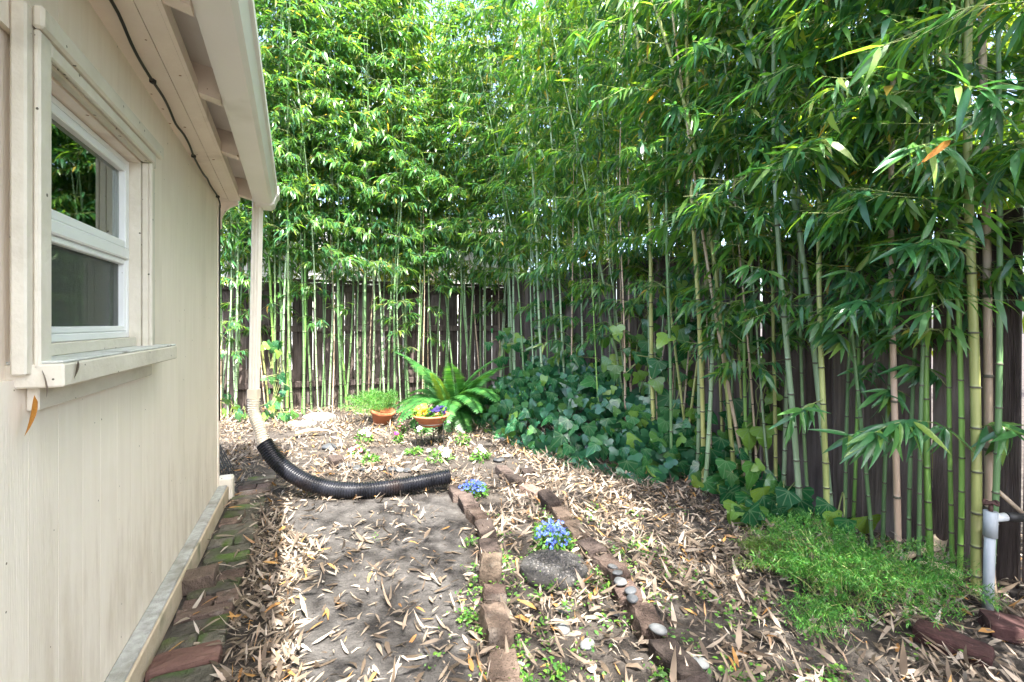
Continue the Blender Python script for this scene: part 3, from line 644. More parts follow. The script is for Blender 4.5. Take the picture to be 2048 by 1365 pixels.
for k, (x, y, r) in enumerate(ARC):
    kd = SP if k == 6 else (SV if k in (2, 4, 7, 9, 0) else SD)
    pebble(gp(*z7(x, y), .014), r, kd, 'pale pinkish pebble among the grey stones of the arc' if k == 6 else 'grey stone in the curved row behind the black hose', None if k == 6 else 'stones in the curved row behind the hose')
pebble(gp(*z7(180, 1000), .02), .085, SD, 'broad flat dark stone beside the brown brick fragment')
pebble(gp(*z7(1778, 930), .015), .06, SD, 'flat slate stone in the litter below the fern')
pebble(gp(*z7(1760, 1115), .015), .055, SD, 'bluish slate stone touching the first edging brick')
pebble(gp(*z7(1850, 1080), .015), .045, SV, 'small grey stone next to the bluish slate stone')
def flagstone(px, py, rx, ry, rz, label, tilt=0):
    bm = bmesh.new(); n = 14; rr = random.Random(px); top_, bt = [], []
    for k in range(n):
        a_ = k / n * math.tau; q = 1 + rr.uniform(-.16, .1); top_.append(bm.verts.new((rx * q * math.cos(a_), ry * q * math.sin(a_), .035))); bt.append(bm.verts.new((rx * q * 1.04 * math.cos(a_), ry * q * 1.04 * math.sin(a_), -.02)))
    bm.faces.new(top_); 
    for k in range(n): bm.faces.new((bt[k], bt[(k + 1) % n], top_[(k + 1) % n], top_[k]))
    o = link('flagstone', bm_mesh('flagstone', bm, M['flag'])); o.location = gp(px, py); o.rotation_euler = (tilt, .04, rz); tag(o, label, 'stone')
flagstone(638, 838, .20, .14, .2, 'pale flat flagstone lying at the foot of the bamboo row', .12)
flagstone(605, 851, .17, .08, .1, 'narrow whitish flagstone in front of the broad pale one', .05)
# stepping stone with exposed pebbles
cs = gp(1108, 1139, .02); ss = empty('stepping_stone', (cs.x, cs.y, .014), 'round stepping stone of dark pebble concrete between the brick rows', 'stepping stone')
bm = bmesh.new(); lathe(bm, [(.155, -.03), (.163, .0), (.160, .022), (.150, .032), (.08, .035), (.001, .035)], 40, (0, 0, 0)); link('slab', bm_mesh('slab', bm, M['conc'], True), ss, True)
V, T = [], []; base = bmesh.new(); bmesh.ops.create_icosphere(base, subdivisions=1, radius=1); base.verts.index_update(); bv = np.array([v.co[:] for v in base.verts]); bf = np.array([[v.index for v in f.verts] for f in base.faces]); base.free()
for k in range(620):
    rr_ = .157 * math.sqrt(R.random()); aa = R.random() * math.tau; s = R.uniform(.0045, .0105)
    q = bv * np.array([s * R.uniform(.8, 1.3), s, s * .7]); ca, sa = math.cos(aa * 5), math.sin(aa * 5)
    q = q @ np.array([[ca, -sa, 0], [sa, ca, 0], [0, 0, 1]]); V.append(q + [rr_ * math.cos(aa), rr_ * math.sin(aa), .034 - .012 * (rr_ / .157) ** 6]); T.append(bf + 12 * k * 1)
V = np.concatenate(V); T = np.concatenate(T)
T = np.concatenate([bf + len(bv) * k for k in range(620)])
tag(link('pebble_surface', np_mesh('pebble_surface', V, [T], M['pebble'], smooth=True), ss, True), kind='stuff')

# ------------------------------------------------------------------ leaf scattering
def norm(v): return v / np.maximum(np.linalg.norm(v, axis=1, keepdims=True), 1e-9)
LW = np.array([0, .82, 1, .62])
def leaves_np(P, D, U, Ln, Wd, bend=.15, fold=.18):
    """lanceolate leaves: 6 outline points; P base, D direction, U face normal"""
    N = len(P); D = norm(D); Sd = norm(np.cross(D, U)); Up = np.cross(Sd, D)
    Ln = Ln[:, None]; Wd = Wd[:, None]; b = (bend if np.ndim(bend) else np.full(N, bend))[:, None]
    def pt(s, y, zf=0): return P + D * Ln * s + Sd * Wd * y * .5 - Up * Ln * b * s * s + Up * Wd * zf
    V = np.stack([pt(0, 0), pt(.28, 1, fold), pt(.28, -1, fold), pt(.62, .78, fold), pt(.62, -.78, fold), pt(1, 0)], 1).reshape(-1, 3)
    o = np.arange(N)[:, None] * 6
    return V, np.concatenate([o + [0, 2, 1], o + [3, 4, 5]]), o + [1, 2, 4, 3]
def leaf_mesh(name, parts, mats):
    """parts: list of (V, T3, T4, material index)"""
    off = 0; Vs, A, B, ma, mb = [], [], [], [], []
    for V, t3, t4, mi in parts:
        Vs.append(V); A.append(t3 + off); B.append(t4 + off); ma.append(np.full(len(t3), mi)); mb.append(np.full(len(t4), mi)); off += len(V)
    return np_mesh(name, np.concatenate(Vs), [np.concatenate(A), np.concatenate(B)], mats, np.concatenate(ma + mb))
# ------------------------------------------------------------------ bamboo
def culm_pts(H, bend, ph, zig, rr):
    nz_ = []; z = .08
    while z < H:
        nz_.append(z); z += (.13 + .10 * min(z / 1.2, 1)) * rr.uniform(.85, 1.15)
    f = lambda z: Vector((bend * H * (z / H) ** 2.6 * math.cos(ph) + .012 * math.sin(z * 2.1 + ph), bend * H * (z / H) ** 2.6 * math.sin(ph) + .012 * math.cos(z * 1.7 + ph), z))
    return nz_, f
def culm_mesh(H, r, bend, ph, rr, nseg=8):
    nodes, f = culm_pts(H, bend, ph, 0, rr); bm = bmesh.new(); prof = [(-.04, 1, 0)]
    for z in nodes:
        prof += [(z - .012, 1.0, 0), (z - .004, 1.0, 1), (z, 1.30, 1), (z + .004, 1.0, 1), (z + .014, .97, 0)]
    prof.append((H, .3, 0)); rings = []
    for z, k, m_ in prof:
        c = f(max(z, 0)); c.z = z; rad = r * k * (1 - .75 * (max(z, 0) / H) ** 1.4)
        rings.append([bm.verts.new(c + Vector((rad * math.cos(j * math.tau / nseg), rad * math.sin(j * math.tau / nseg), 0))) for j in range(nseg)])
    for i in range(len(rings) - 1):
        mi = 1 if prof[i][2] == 1 and prof[i + 1][2] == 1 else 0
        for j in range(nseg):
            q = bm.faces.new((rings[i][j], rings[i][(j + 1) % nseg], rings[i + 1][(j + 1) % nseg], rings[i + 1][j])); q.material_index = mi; q.smooth = True
    bm.faces.new(rings[-1])
    return bm_mesh('culm', bm, [M['culm_green'], M['node']]), nodes, f
def foliage(H, nodes, f, z0, rr, dens=1.0, leafmats=('leaf',), Lm=.13, spread=1.0):
    bm = bmesh.new(); P, D, U, Ln, Wd = [], [], [], [], []
    phi0 = rr.uniform(0, 6.28)
    for i, z in enumerate(nodes):
        if z < z0: continue
        phi0 += math.pi + rr.uniform(-.5, .5)
        top = (z - z0) / (H - z0)
        for b in range(2):
            if rr.random() > .92: continue
            phi = phi0 + (b - .5) * 1.0 + rr.uniform(-.3, .3); L = spread * rr.uniform(.38, .85) * (1.0 - .55 * top) * (.65 + .35 * min(1, top * 4))
            o = f(z); h = Vector((math.cos(phi), math.sin(phi), 0)); up_ = rr.uniform(.55, 1.0)
            bp = lambda s: o + h * (L * (.9 * s)) + Vector((0, 0, L * (up_ * s - .75 * s * s)))
            tube(bm, [bp(0), bp(.35), bp(.7), bp(1)], [.0035, .0028, .002, .001], 3, False)
            nt_ = max(3, int(round(11.5 * dens * (L / .6))))
            for k in range(nt_):
                s = .22 + .78 * (k + rr.random()) / nt_; q = bp(s)
                ta = phi + rr.uniform(-1.3, 1.3); tl = rr.uniform(.06, .26)
                e = q + Vector((math.cos(ta), math.sin(ta), rr.uniform(-.5, .3))) * tl
                tube(bm, [q, e], [.0014, .0008], 3, False)
                for m_ in range(rr.randint(5, 8)):
                    la = ta + rr.uniform(-1.0, 1.0); dr = rr.uniform(-1.4, .10)
                    P.append(e.lerp(q, rr.random() * 1.0)); D.append((math.cos(la), math.sin(la), dr)); U.append((rr.gauss(0, .35), rr.gauss(0, .35), 1))
                    l = Lm * rr.uniform(.6, 1.2); Ln.append(l); Wd.append(l * rr.uniform(.14, .20))
    P = np.array([tuple(p) for p in P]); N = len(P)
    b = np.array([rr.uniform(.05, .35) for _ in range(N)])
    V, t3, t4 = leaves_np(P, np.array(D), np.array(U), np.array(Ln), np.array(Wd), b)
    return bm_mesh('branches', bm, M['twig']), leaf_mesh('foliage', [(V, t3, t4, 0)], [M[leafmats[0]]]), N
VAR = {}
def variant(key, H, r, bend, z0, dens, seed, mat='leaf', Lm=.145, spread=1.12):
    rr = random.Random(seed); ph = rr.uniform(0, 6.28)
    cm, nodes, f = culm_mesh(H, r, bend, ph, rr)
    if z0 is None: VAR[key] = (cm, None, None); return
    b, l, n = foliage(H, nodes, f, z0, rr, dens, (mat,), Lm, spread); VAR[key] = (cm, b, l)
for i in range(7): variant(('tall', i), R.uniform(5.8, 7.4), R.uniform(.012, .020), R.uniform(.03, .12), R.uniform(1.9, 2.5), .62, 100 + i)
for i in range(4): variant(('mid', i), R.uniform(4.2, 5.2), R.uniform(.010, .017), R.uniform(.03, .10), R.uniform(1.5, 1.9), .65, 200 + i)
for i in range(3): variant(('low', i), R.uniform(3.2, 4.2), R.uniform(.009, .013), R.uniform(.04, .10), R.uniform(.65, .95), 1.05, 300 + i, 'leaf', .125, .72)
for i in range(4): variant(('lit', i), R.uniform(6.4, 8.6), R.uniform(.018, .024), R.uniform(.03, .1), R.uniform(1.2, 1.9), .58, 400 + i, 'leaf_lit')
for i in range(4): variant(('near', i), R.uniform(4.4, 5.6), R.uniform(.0145, .018), R.uniform(.02, .05), R.uniform(1.40, 1.75), 0.82, 500 + i, 'leaf', .16)
for i in range(2): variant(('dead', i), R.uniform(2.6, 4.5), R.uniform(.009, .013), R.uniform(.01, .03), None, 0, 600 + i)
def shade_arch(i):  # cane bent over the path, shaped to throw dappled shade
    rr = random.Random(700 + i); cm, nodes, f = culm_mesh(6.6, .0165, R.uniform(.24, .34), math.pi + R.uniform(-.35, .35), rr)
    b, l, n = foliage(6.6, nodes, f, 2.3, rr, .62, ('leaf',), .15, 1.2); VAR[('shade_arch', i)] = (cm, b, l)
for i in range(4): shade_arch(i)
variant(('stub', 0), 1.35, .011, .0, None, 0, 650)
BAM = {}
def bamboo(kind, loc, tone, label, group=None, tilt=(0, 0), rz=None, sc=1.0):
    keys = [k for k in VAR if k[0] == kind]; cm, b, l = VAR[R.choice(keys)]
    rz = R.uniform(0, 6.28) if rz is None else rz
    root = empty('bamboo', loc, label, 'bamboo', group)
    root.rotation_euler = (tilt[0], tilt[1], 0); s = sc * R.uniform(.93, 1.07)
    o = link('culm', cm, root, True); o.rotation_euler = (0, 0, rz); o.scale = (s, s, s)
    o.material_slots[0].link = 'OBJECT'; o.material_slots[0].material = M[tone]
    if b:
        q = link('branches', b, root, True); q.rotation_euler = (0, 0, rz); q.scale = (s, s, s); tag(q, kind='stuff')
        q = link('foliage', l, root, True); q.rotation_euler = (0, 0, rz); q.scale = (s, s, s); tag(q, kind='stuff')
    return root
# dense row before the back fence
TONES = ['culm_green'] * 6 + ['culm_glauc'] * 5 + ['culm_yellow', 'culm_bright']
DESC = {'culm_green': 'green', 'culm_glauc': 'pale waxy green', 'culm_yellow': 'yellowish green', 'culm_bright': 'bright green', 'culm_tan': 'dry tan'}
n_back = 74
for i in range(n_back):
    px = 446 + (1000 - 446) * (i + R.uniform(-1.3, 1.3)) / n_back
    r_ = (px - 1024) / F; A = FL0; d = dB       # along the fence, then step forward
    s = (A.y * r_ - A.x) / (d.x - r_ * d.y); off = R.choice((R.uniform(.12, .4), R.uniform(.15, .7)))
    p = A + d * s + nB * off * 1.0
    if px < 520: off += 0
    dead = R.random() < .13; low = R.random() < .12
    tone = 'culm_tan' if dead else R.choice(TONES)
    seg = 'by the downspout' if px < 540 else 'behind the flagstones' if px < 690 else 'behind the tilted pot' if px < 800 else 'behind the sword fern' if px < 950 else 'by the fence corner'
    bamboo('dead' if dead else 'low' if low else 'mid' if R.random() < .25 else 'tall', (p.x, p.y, 0), tone,
           DESC[tone] + (' bare bamboo cane' if dead else ' bamboo cane') + ' in the back row ' + seg, DESC[tone] + ' canes of the back row ' + seg, (R.gauss(.015, .035), R.gauss(.0, .042)))
# canes before the side fence: (x at foot, y at foot, x higher, y higher, tone, kind, label, scale)
SIDE = [
 (1597, 1060, 1553, 360, 'culm_glauc', 'near', 'thick pale green cane leaning left before the fence, behind the big ivy leaves', 1.12),
 (1650, 1090, 1642, 380, 'culm_yellow', 'near', 'slim straight yellow-green cane beside the thick pale leaning one', .85),
 (1790, 1130, 1789, 390, 'culm_tan', 'dead', 'pinkish tan dead cane rising behind the feathery plant', 1.55),
 (1951, 1185, 1938, 600, 'culm_yellow', 'near', 'thick yellow-green cane standing just left of the grey pipe', 1.08),
 (1994, 1060, 1973, 390, 'culm_tan', 'dead', 'thick tan cane with ragged nodes rising behind the grey pipe', 1.9),
 (1862, 1130, 1856, 640, 'culm_bright', 'near', 'vivid green cane between the pinkish cane and the thick yellow one', .9),
 (1916, 1150, 1912, 560, 'culm_bright', 'mid', 'darker green slim cane next to the thick yellow-green one', .8),
 (1741, 1095, 1690, 560, 'culm_green', 'mid', 'olive cane leaning left behind the pinkish tan one', .8),
 (1500, 935, 1392, 340, 'culm_tan', 'dead', 'long tan cane leaning strongly left across the ivy', 1.25),
 (1408, 992, 1436, 520, 'culm_glauc', 'near', 'pale cane leaning right out of the ivy edge', .85),
 (1548, 985, 1540, 640, 'culm_yellow', 'mid', 'short-noded olive cane with ivy at its foot', .95),
 (1320, 930, 1308, 640, 'culm_tan', 'stub', 'dead cane stub broken off at knee height above the ivy', .9),
 (1300, 880, 1296, 470, 'culm_glauc', 'near', 'whitish green cane behind the broken stub', .85),
 (1268, 905, 1258, 460, 'culm_tan', 'dead', 'tan cane standing in the middle of the ivy bank', 1.15),
 (1378, 880, 1340, 560, 'culm_yellow', 'mid', 'yellowish cane leaning left above the ivy bank', .8),
 (1205, 905, 1178, 500, 'culm_bright', 'dead', 'thin bright green cane rising from the front of the ivy bank', .8),
 (1466, 960, 1462, 560, 'culm_green', 'mid', 'thin green cane between the leaning tan and the pale cane', .75),
 (1690, 1075, 1705, 560, 'culm_green', 'low', 'thin leafy cane between the yellow-green and the olive cane', 1.0),
 (1820, 1110, 1840, 560, 'culm_green', 'low', 'slim leafy cane behind the vivid green one', 1.0),
 (1975, 1130, 1990, 520, 'culm_green', 'mid', 'green cane half hidden behind the thick yellow-green cane', .9),
]
for bx, by, lb in ((1500, 1005, 'slim leafy cane just right of the leaning tan cane'), (1700, 1060, 'bushy slim cane whose leaves hang low left of the pinkish cane'), (1770, 1110, 'bushy slim cane directly behind the pinkish tan cane'), (1835, 1100, 'leafy slim cane crowding the vivid green cane'),
                   (1900, 1120, 'leafy slim cane just behind the thick yellow-green cane'), (1620, 1050, 'slim leafy cane between the thick pale and the yellow-green cane'), (1150, 860, 'leafy slim cane at the top of the ivy bank'), (1235, 870, 'low leafy cane left of the broken stub'), (1100, 850, 'low leafy cane before the fence corner')):
    SIDE.append((bx, by, bx + R.uniform(-25, 25), by - 500, R.choice(('culm_green', 'culm_bright', 'culm_yellow')), 'low', lb, 1.0))
for i in range(16):
    bx = 1245 + 320 * (i + R.random()) / 16; Yc = 4.9 - (bx - 1245) / 320 * 2.0 + R.uniform(-.1, .35); by = HY + F * HC / Yc; tone = R.choice(('culm_tan', 'culm_tan', 'culm_yellow', 'culm_green', 'culm_glauc'))
    SIDE.append((bx, by, bx + R.gauss(-6, 26), by - 420, tone, 'dead' if tone == 'culm_tan' else R.choice(('mid', 'low')), DESC[tone] + ' thin cane in the crowded middle stretch of the side fence', R.uniform(.75, 1.0)))
SB = {}
for i, (bx, by, tx, ty, tone, kind, lb, sc) in enumerate(SIDE):
    p = gp(bx, by); Yq = min(p.y, 3.29 / ((bx - 1024) / F + .462) - .13 - .02 * (i % 4)); p = Vector(((bx - 1024) / F * Yq, Yq, 0)); dx = (tx - bx) / F * p.y; dz = (by - ty) / F * p.y
    ang = math.atan2(dx, dz)
    SB[i] = (bamboo(kind, p, tone, lb, DESC[tone] + ' thin canes at the middle of the side fence' if 'crowded middle' in lb else None, (R.uniform(-.02, .03), ang), None, sc), p, ang)
for i in range(22):            # deeper canes along the fence and in the corner
    Y = 3.4 + 3.8 * (i + R.random()) / 22; p, q = fence_side(Y, R.uniform(.10, .35))
    dead = R.random() < .2; tone = 'culm_tan' if dead else R.choice(TONES)
    bamboo('dead' if dead else R.choice(('mid', 'tall', 'tall')), p, tone, DESC[tone] + ' cane standing close to the side fence among the ivy', DESC[tone] + ' canes along the side fence', (R.gauss(0, .03), R.gauss(-.02, .04)))
for i, (Y, off) in enumerate(((1.75, .22), (1.45, .28), (1.1, .25), (2.0, .12), (.75, .3), (3.4, .2), (2.8, .2), (.15, .1), (-.15, .3), (-.45, .15), (-.8, .35), (-1.2, .2), (-1.6, .3))):
    p, q = fence_side(Y, off); bamboo('near' if i < 5 else 'shade_arch', p, R.choice(TONES), 'leafy cane by the grey pipe, in a row extended unseen for dappled shade', 'canes beside the grey pipe', (R.gauss(0, .04), -.06 if i < 7 else R.uniform(-.30, -.12)), None if i < 5 else R.uniform(-.4, .4), 1.0)  # arching canes are added, mostly out of view, to dapple the ground
# bamboo beyond both fences; the lit kind has sunlight painted into its leaf colour
for i in range(34):
    Y = 1.6 + 6.4 * (i + R.random()) / 34; p, q = fence_side(min(Y, 7.3), -R.uniform(.35, 1.5))
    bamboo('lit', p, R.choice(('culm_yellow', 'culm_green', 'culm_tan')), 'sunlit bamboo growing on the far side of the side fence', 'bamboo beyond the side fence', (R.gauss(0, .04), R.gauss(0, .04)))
for i in range(28):
    s = -.6 + 5.2 * (i + R.random()) / 28; p = FL0 + dB * s - nB * R.uniform(.3, 1.3)
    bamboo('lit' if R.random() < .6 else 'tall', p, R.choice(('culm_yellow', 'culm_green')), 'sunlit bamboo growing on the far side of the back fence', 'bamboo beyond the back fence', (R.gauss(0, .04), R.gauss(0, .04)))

# single leaves on the nearest sprays
def near_leaf(seed):
    rr = random.Random(seed); V, Fs = [], []; L, Wd = 1.0, .165; n = 6; b = rr.uniform(.1, .35); tw = rr.uniform(-.25, .25)
    for i in range(n + 1):
        s = i / n; wd = Wd * .5 * (math.sin(math.pi * min(1, s * 1.02) ** .62)) ** .8 if 0 < i < n else 0.003
        z = -b * s * s; a_ = tw * s
        V += [(s, wd * math.cos(a_), z + wd * .35 + wd * math.sin(a_)), (s, 0, z), (s, -wd * math.cos(a_), z + wd * .35 - wd * math.sin(a_))]
    for i in range(n):
        for k in range(2): Fs.append((3 * i + k, 3 * i + k + 1, 3 * i + 4 + k, 3 * i + 3 + k))
    return mesh('leaf', V, Fs, M['leaf_near'], smooth=True)
NL = [near_leaf(i) for i in range(5)]
NLO = NL[0].copy(); NLO.materials[0] = M['leaf_orange']
def orient(D, U):
    x = Vector(D).normalized(); z = Vector(U); y = z.cross(x).normalized(); z = x.cross(y)
    return Matrix((x, y, z)).transposed()
def spray(parent, tw, c0, cts, nl, L, down=.5, yd=0.0):
    """branch from c0 through control points, leaves fanned at its outer part; coordinates world, parent rotated: convert"""
    inv = (Matrix.Translation(parent.location) @ parent.rotation_euler.to_matrix().to_4x4()).inverted()
    P = smooth_path([c0] + cts, 6); bm = bmesh.new(); tube(bm, [inv @ p for p in P], [.003 * (1 - .7 * i / len(P)) for i in range(len(P))], 4, False)
    link('branch', bm_mesh('branch', bm, M['twig']), parent, True)
    main = (P[-1] - P[0]).normalized()
    for k in range(nl):
        s = R.uniform(.3, 1.0); q = P[int(s * (len(P) - 1))]
        d = Vector((main.x * .6 + R.gauss(0, .55), -.25 + R.gauss(0, .4), -down + R.gauss(0, .35)))
        o = link('leaf', R.choice(NL), parent, True); l = L * R.uniform(.8, 1.35)
        Mx = inv @ (Matrix.Translation(q) @ orient(d, (R.gauss(0, .4), -.7 + R.gauss(0, .3), .7)).to_4x4() @ Matrix.Diagonal((l, l, l, 1)))
        o.matrix_local = Mx
for idx, c, pts, nl, L in ((3, (1940, 900, 2.15), [(1880, 850, 2.1), (1800, 845, 2.05), (1740, 870, 2.0)], 42, .145), (2, (1790, 870, 2.35), [(1740, 860, 2.3), (1680, 880, 2.25)], 22, .14), (1, (1645, 800, 2.55), [(1610, 815, 2.5), (1580, 840, 2.48)], 16, .13),
        (5, (1858, 700, 2.35), [(1800, 640, 2.3), (1740, 600, 2.28), (1690, 620, 2.25)], 34, .13), (7, (1715, 700, 2.5), [(1680, 670, 2.5), (1640, 650, 2.5)], 22, .12), (4, (1980, 560, 2.1), [(1920, 500, 2.0), (1860, 480, 2.0), (1800, 500, 2.0)], 30, .14),
        (6, (1914, 640, 2.25), [(1960, 600, 2.2), (2020, 560, 2.2)], 20, .13), (3, (1940, 860, 2.15), [(1990, 850, 2.05), (2040, 870, 2.0)], 16, .145), (0, (1565, 560, 2.77), [(1530, 540, 2.7), (1490, 530, 2.7)], 18, .13), (9, (1425, 620, 3.3), [(1390, 600, 3.3), (1360, 620, 3.3)], 16, .13),
        (17, (1697, 780, 2.6), [(1720, 740, 2.55), (1760, 720, 2.5)], 20, .12), (21, (1700, 700, 2.55), [(1730, 640, 2.5), (1780, 620, 2.45)], 26, .11), (22, (1770, 640, 2.45), [(1730, 560, 2.4), (1690, 540, 2.4)], 26, .12), (23, (1835, 560, 2.45), [(1870, 520, 2.4), (1920, 520, 2.35)], 26, .12), (24, (1900, 780, 2.4), [(1860, 740, 2.35), (1810, 730, 2.3)], 24, .11), (26, (1150, 700, 5.2), [(1110, 680, 5.1), (1060, 700, 5.1)], 24, .13), (27, (1235, 640, 5.0), [(1200, 600, 5.0), (1150, 600, 4.9)], 26, .13), (28, (1100, 600, 5.4), [(1140, 580, 5.3), (1180, 590, 5.2)], 24, .13), (18, (1830, 800, 2.5), [(1790, 780, 2.4), (1750, 790, 2.4)], 22, .12), (19, (1985, 420, 2.3), [(1930, 330, 1.9), (1870, 290, 1.8), (1800, 300, 1.75)], 34, .14), (19, (1985, 330, 2.3), [(2000, 240, 1.8), (1960, 180, 1.7), (1890, 170, 1.65)], 30, .14)):
    spray(SB[idx][0], 0, at_depth(*c), [at_depth(*q) for q in pts], nl, L)
o = link('leaf', NLO, SB[19][0], True); inv = (Matrix.Translation(SB[19][0].location) @ SB[19][0].rotation_euler.to_matrix().to_4x4()).inverted()
o.matrix_local = inv @ Matrix.Translation(at_depth(1902, 280, 1.68)) @ orient((-.55, 0, -.42), (.1, -.9, .4)).to_4x4() @ Matrix.Diagonal((.12, .14, .12, 1)); o['label'] = 'orange dead leaf hanging on the spray'

# background trees beyond the gardens
def tree(loc, H, rad, seed, label, mat):
    rr = random.Random(seed); root = empty('tree', loc, label, 'tree', 'trees beyond the back fence'); bm = bmesh.new()
    tube(bm, [(0, 0, -.1), (.1, .05, H * .35), (0, .1, H * .7)], [.22, .15, .06], 8)
    for k in range(7):
        a_ = rr.uniform(0, 6.28); z = H * rr.uniform(.3, .6); tube(bm, [(.05, .05, z), (math.cos(a_) * rad * .4, math.sin(a_) * rad * .4, z + H * .15), (math.cos(a_) * rad * .8, math.sin(a_) * rad * .8, z + H * .25)], [.08, .05, .02], 6)
    link('trunk', bm_mesh('trunk', bm, M['bark']), root, True)
    P, N = [], 5200; cl = [(rr.gauss(0, rad * .5), rr.gauss(0, rad * .5), H * .62 + rr.gauss(0, H * .16), rr.uniform(.5, 1.1) * rad * .36) for _ in range(26)]
    g = np.random.default_rng(seed); c = np.array(cl)[g.integers(0, 26, N)]; v = norm(g.normal(size=(N, 3))) * (g.random((N, 1)) ** .4); P = c[:, :3] + v * c[:, 3:4]
    V, t3, t4 = leaves_np(P, g.normal(size=(N, 3)) + [0, 0, -.3], g.normal(size=(N, 3)) * .6 + [0, 0, 1], g.uniform(.16, .3, N), g.uniform(.07, .12, N), .2)
    tag(link('crown', leaf_mesh('crown', [(V, t3, t4, 0)], [M[mat]]), root, True), kind='stuff')
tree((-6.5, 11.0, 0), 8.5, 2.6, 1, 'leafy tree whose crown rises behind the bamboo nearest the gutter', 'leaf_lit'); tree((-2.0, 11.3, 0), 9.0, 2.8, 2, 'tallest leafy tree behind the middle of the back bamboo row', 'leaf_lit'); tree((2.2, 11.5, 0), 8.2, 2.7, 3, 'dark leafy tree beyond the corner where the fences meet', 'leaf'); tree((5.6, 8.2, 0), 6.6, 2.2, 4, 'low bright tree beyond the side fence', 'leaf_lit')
tree((-8.5, 8.0, 0), 7.5, 2.3, 5, 'dark leafy tree hidden behind the house corner', 'leaf')

# ------------------------------------------------------------------ ivy
def ivy_mesh(seed, mat):
    rr = random.Random(seed)
    out = [(.04, .05), (.0, .20), (.02, .38), (.14, .50), (.33, .45), (.38, .33), (.56, .30), (.72, .22), (.86, .11), (1.0, 0)]
    out = [(x + rr.uniform(-.03, .03), y + rr.uniform(-.03, .03)) for x, y in out[:-1]] + [(1.0, 0)]
    L = [(x, y, -.30 * x * x - .55 * y * y + .16 * abs(y)) for x, y in out]; Rr = [(x, -y, z) for x, y, z in L[:-1]][::-1]
    ring = L + Rr; mid = [(.15, 0, .0), (.5, 0, -.075)]
    V = ring + mid; n = len(ring); Fs = []; a_, b_ = n, n + 1
    for i in range(n):
        j = (i + 1) % n; c = b_ if (ring[i][0] + ring[j][0]) / 2 > .33 else a_; Fs.append((c, j, i)[::-1])
    # stitch the two fan centres
    k1 = [i for i in range(n) if (b_ if (ring[i][0] + ring[(i + 1) % n][0]) / 2 > .33 else a_) == b_]
    s0, s1 = k1[0], (k1[-1] + 1) % n
    Fs += [(a_, s0, b_), (a_, b_, s1)]
    return mesh('leaf', V, Fs, mat, smooth=True)
def add_veins(m):
    nt_ = m.node_tree; n, L = nt_.nodes, nt_.links; p = next(q for q in n if q.type == 'BSDF_PRINCIPLED'); src = p.inputs['Base Color'].links[0].from_socket
    tc = n.new('ShaderNodeTexCoord'); sx = n.new('ShaderNodeSeparateXYZ'); L.new(tc.outputs['Object'], sx.inputs[0])
    def mt(op, a, b=None):
        q = n.new('ShaderNodeMath'); q.operation = op
        for i, v in enumerate((a, b)):
            if v is None: continue
            if isinstance(v, (int, float)): q.inputs[i].default_value = v
            else: L.new(v, q.inputs[i])
        return q.outputs[0]
    ay = mt('ABSOLUTE', sx.outputs['Y']); x = mt('SUBTRACT', sx.outputs['X'], .06); d = ay
    for a_ in (35, 75):
        e = mt('ABSOLUTE', mt('SUBTRACT', mt('MULTIPLY', x, math.sin(math.radians(a_))), mt('MULTIPLY', ay, math.cos(math.radians(a_))))); d = mt('MINIMUM', d, e)
    mr = n.new('ShaderNodeMapRange'); mr.inputs[1].default_value = .006; mr.inputs[2].default_value = .028; mr.inputs[3].default_value = .55; mr.inputs[4].default_value = 0; L.new(d, mr.inputs[0])
    mx = n.new('ShaderNodeMix'); mx.data_type = 'RGBA'; mx.inputs['B'].default_value = (.16, .26, .13, 1); L.new(mr.outputs[0], mx.inputs['Factor']); L.new(src, mx.inputs['A']); L.new(mx.outputs['Result'], p.inputs['Base Color'])
add_veins(M['ivy']); add_veins(M['ivy_light'])
IV = [ivy_mesh(i, M['ivy']) for i in range(4)]; IVL = [ivy_mesh(i + 4, M['ivy_light']) for i in range(2)]
ivv = np.array([v.co[:] for v in IV[0].vertices]); ivf = np.array([list(p.vertices) for p in IV[0].polygons])
def ivy_leaf(root, p, nrm, size, light=.12):
    o = link('leaf', R.choice(IVL) if R.random() < light else R.choice(IV), root, True); nrm = Vector(nrm) + Vector((R.gauss(0, .38), R.gauss(0, .38), R.gauss(0, .3)))
    d = Vector((R.gauss(0, .55), R.gauss(0, .3), -1 + R.gauss(0, .3))); s = size * R.uniform(.5, 1.2)
    o.matrix_local = Matrix.Translation(Vector(p) - WL[root]) @ orient(d, nrm).to_4x4() @ Matrix.Diagonal((s, s, s, 1))
def ivy_stems(root, pts_list):
    bm = bmesh.new()
    for pts in pts_list: tube(bm, smooth_path([Vector(p) - WL[root] for p in pts], 4), .004, 4, False)
    tag(link('stems', bm_mesh('stems', bm, M['twig']), root, True), kind='stuff')
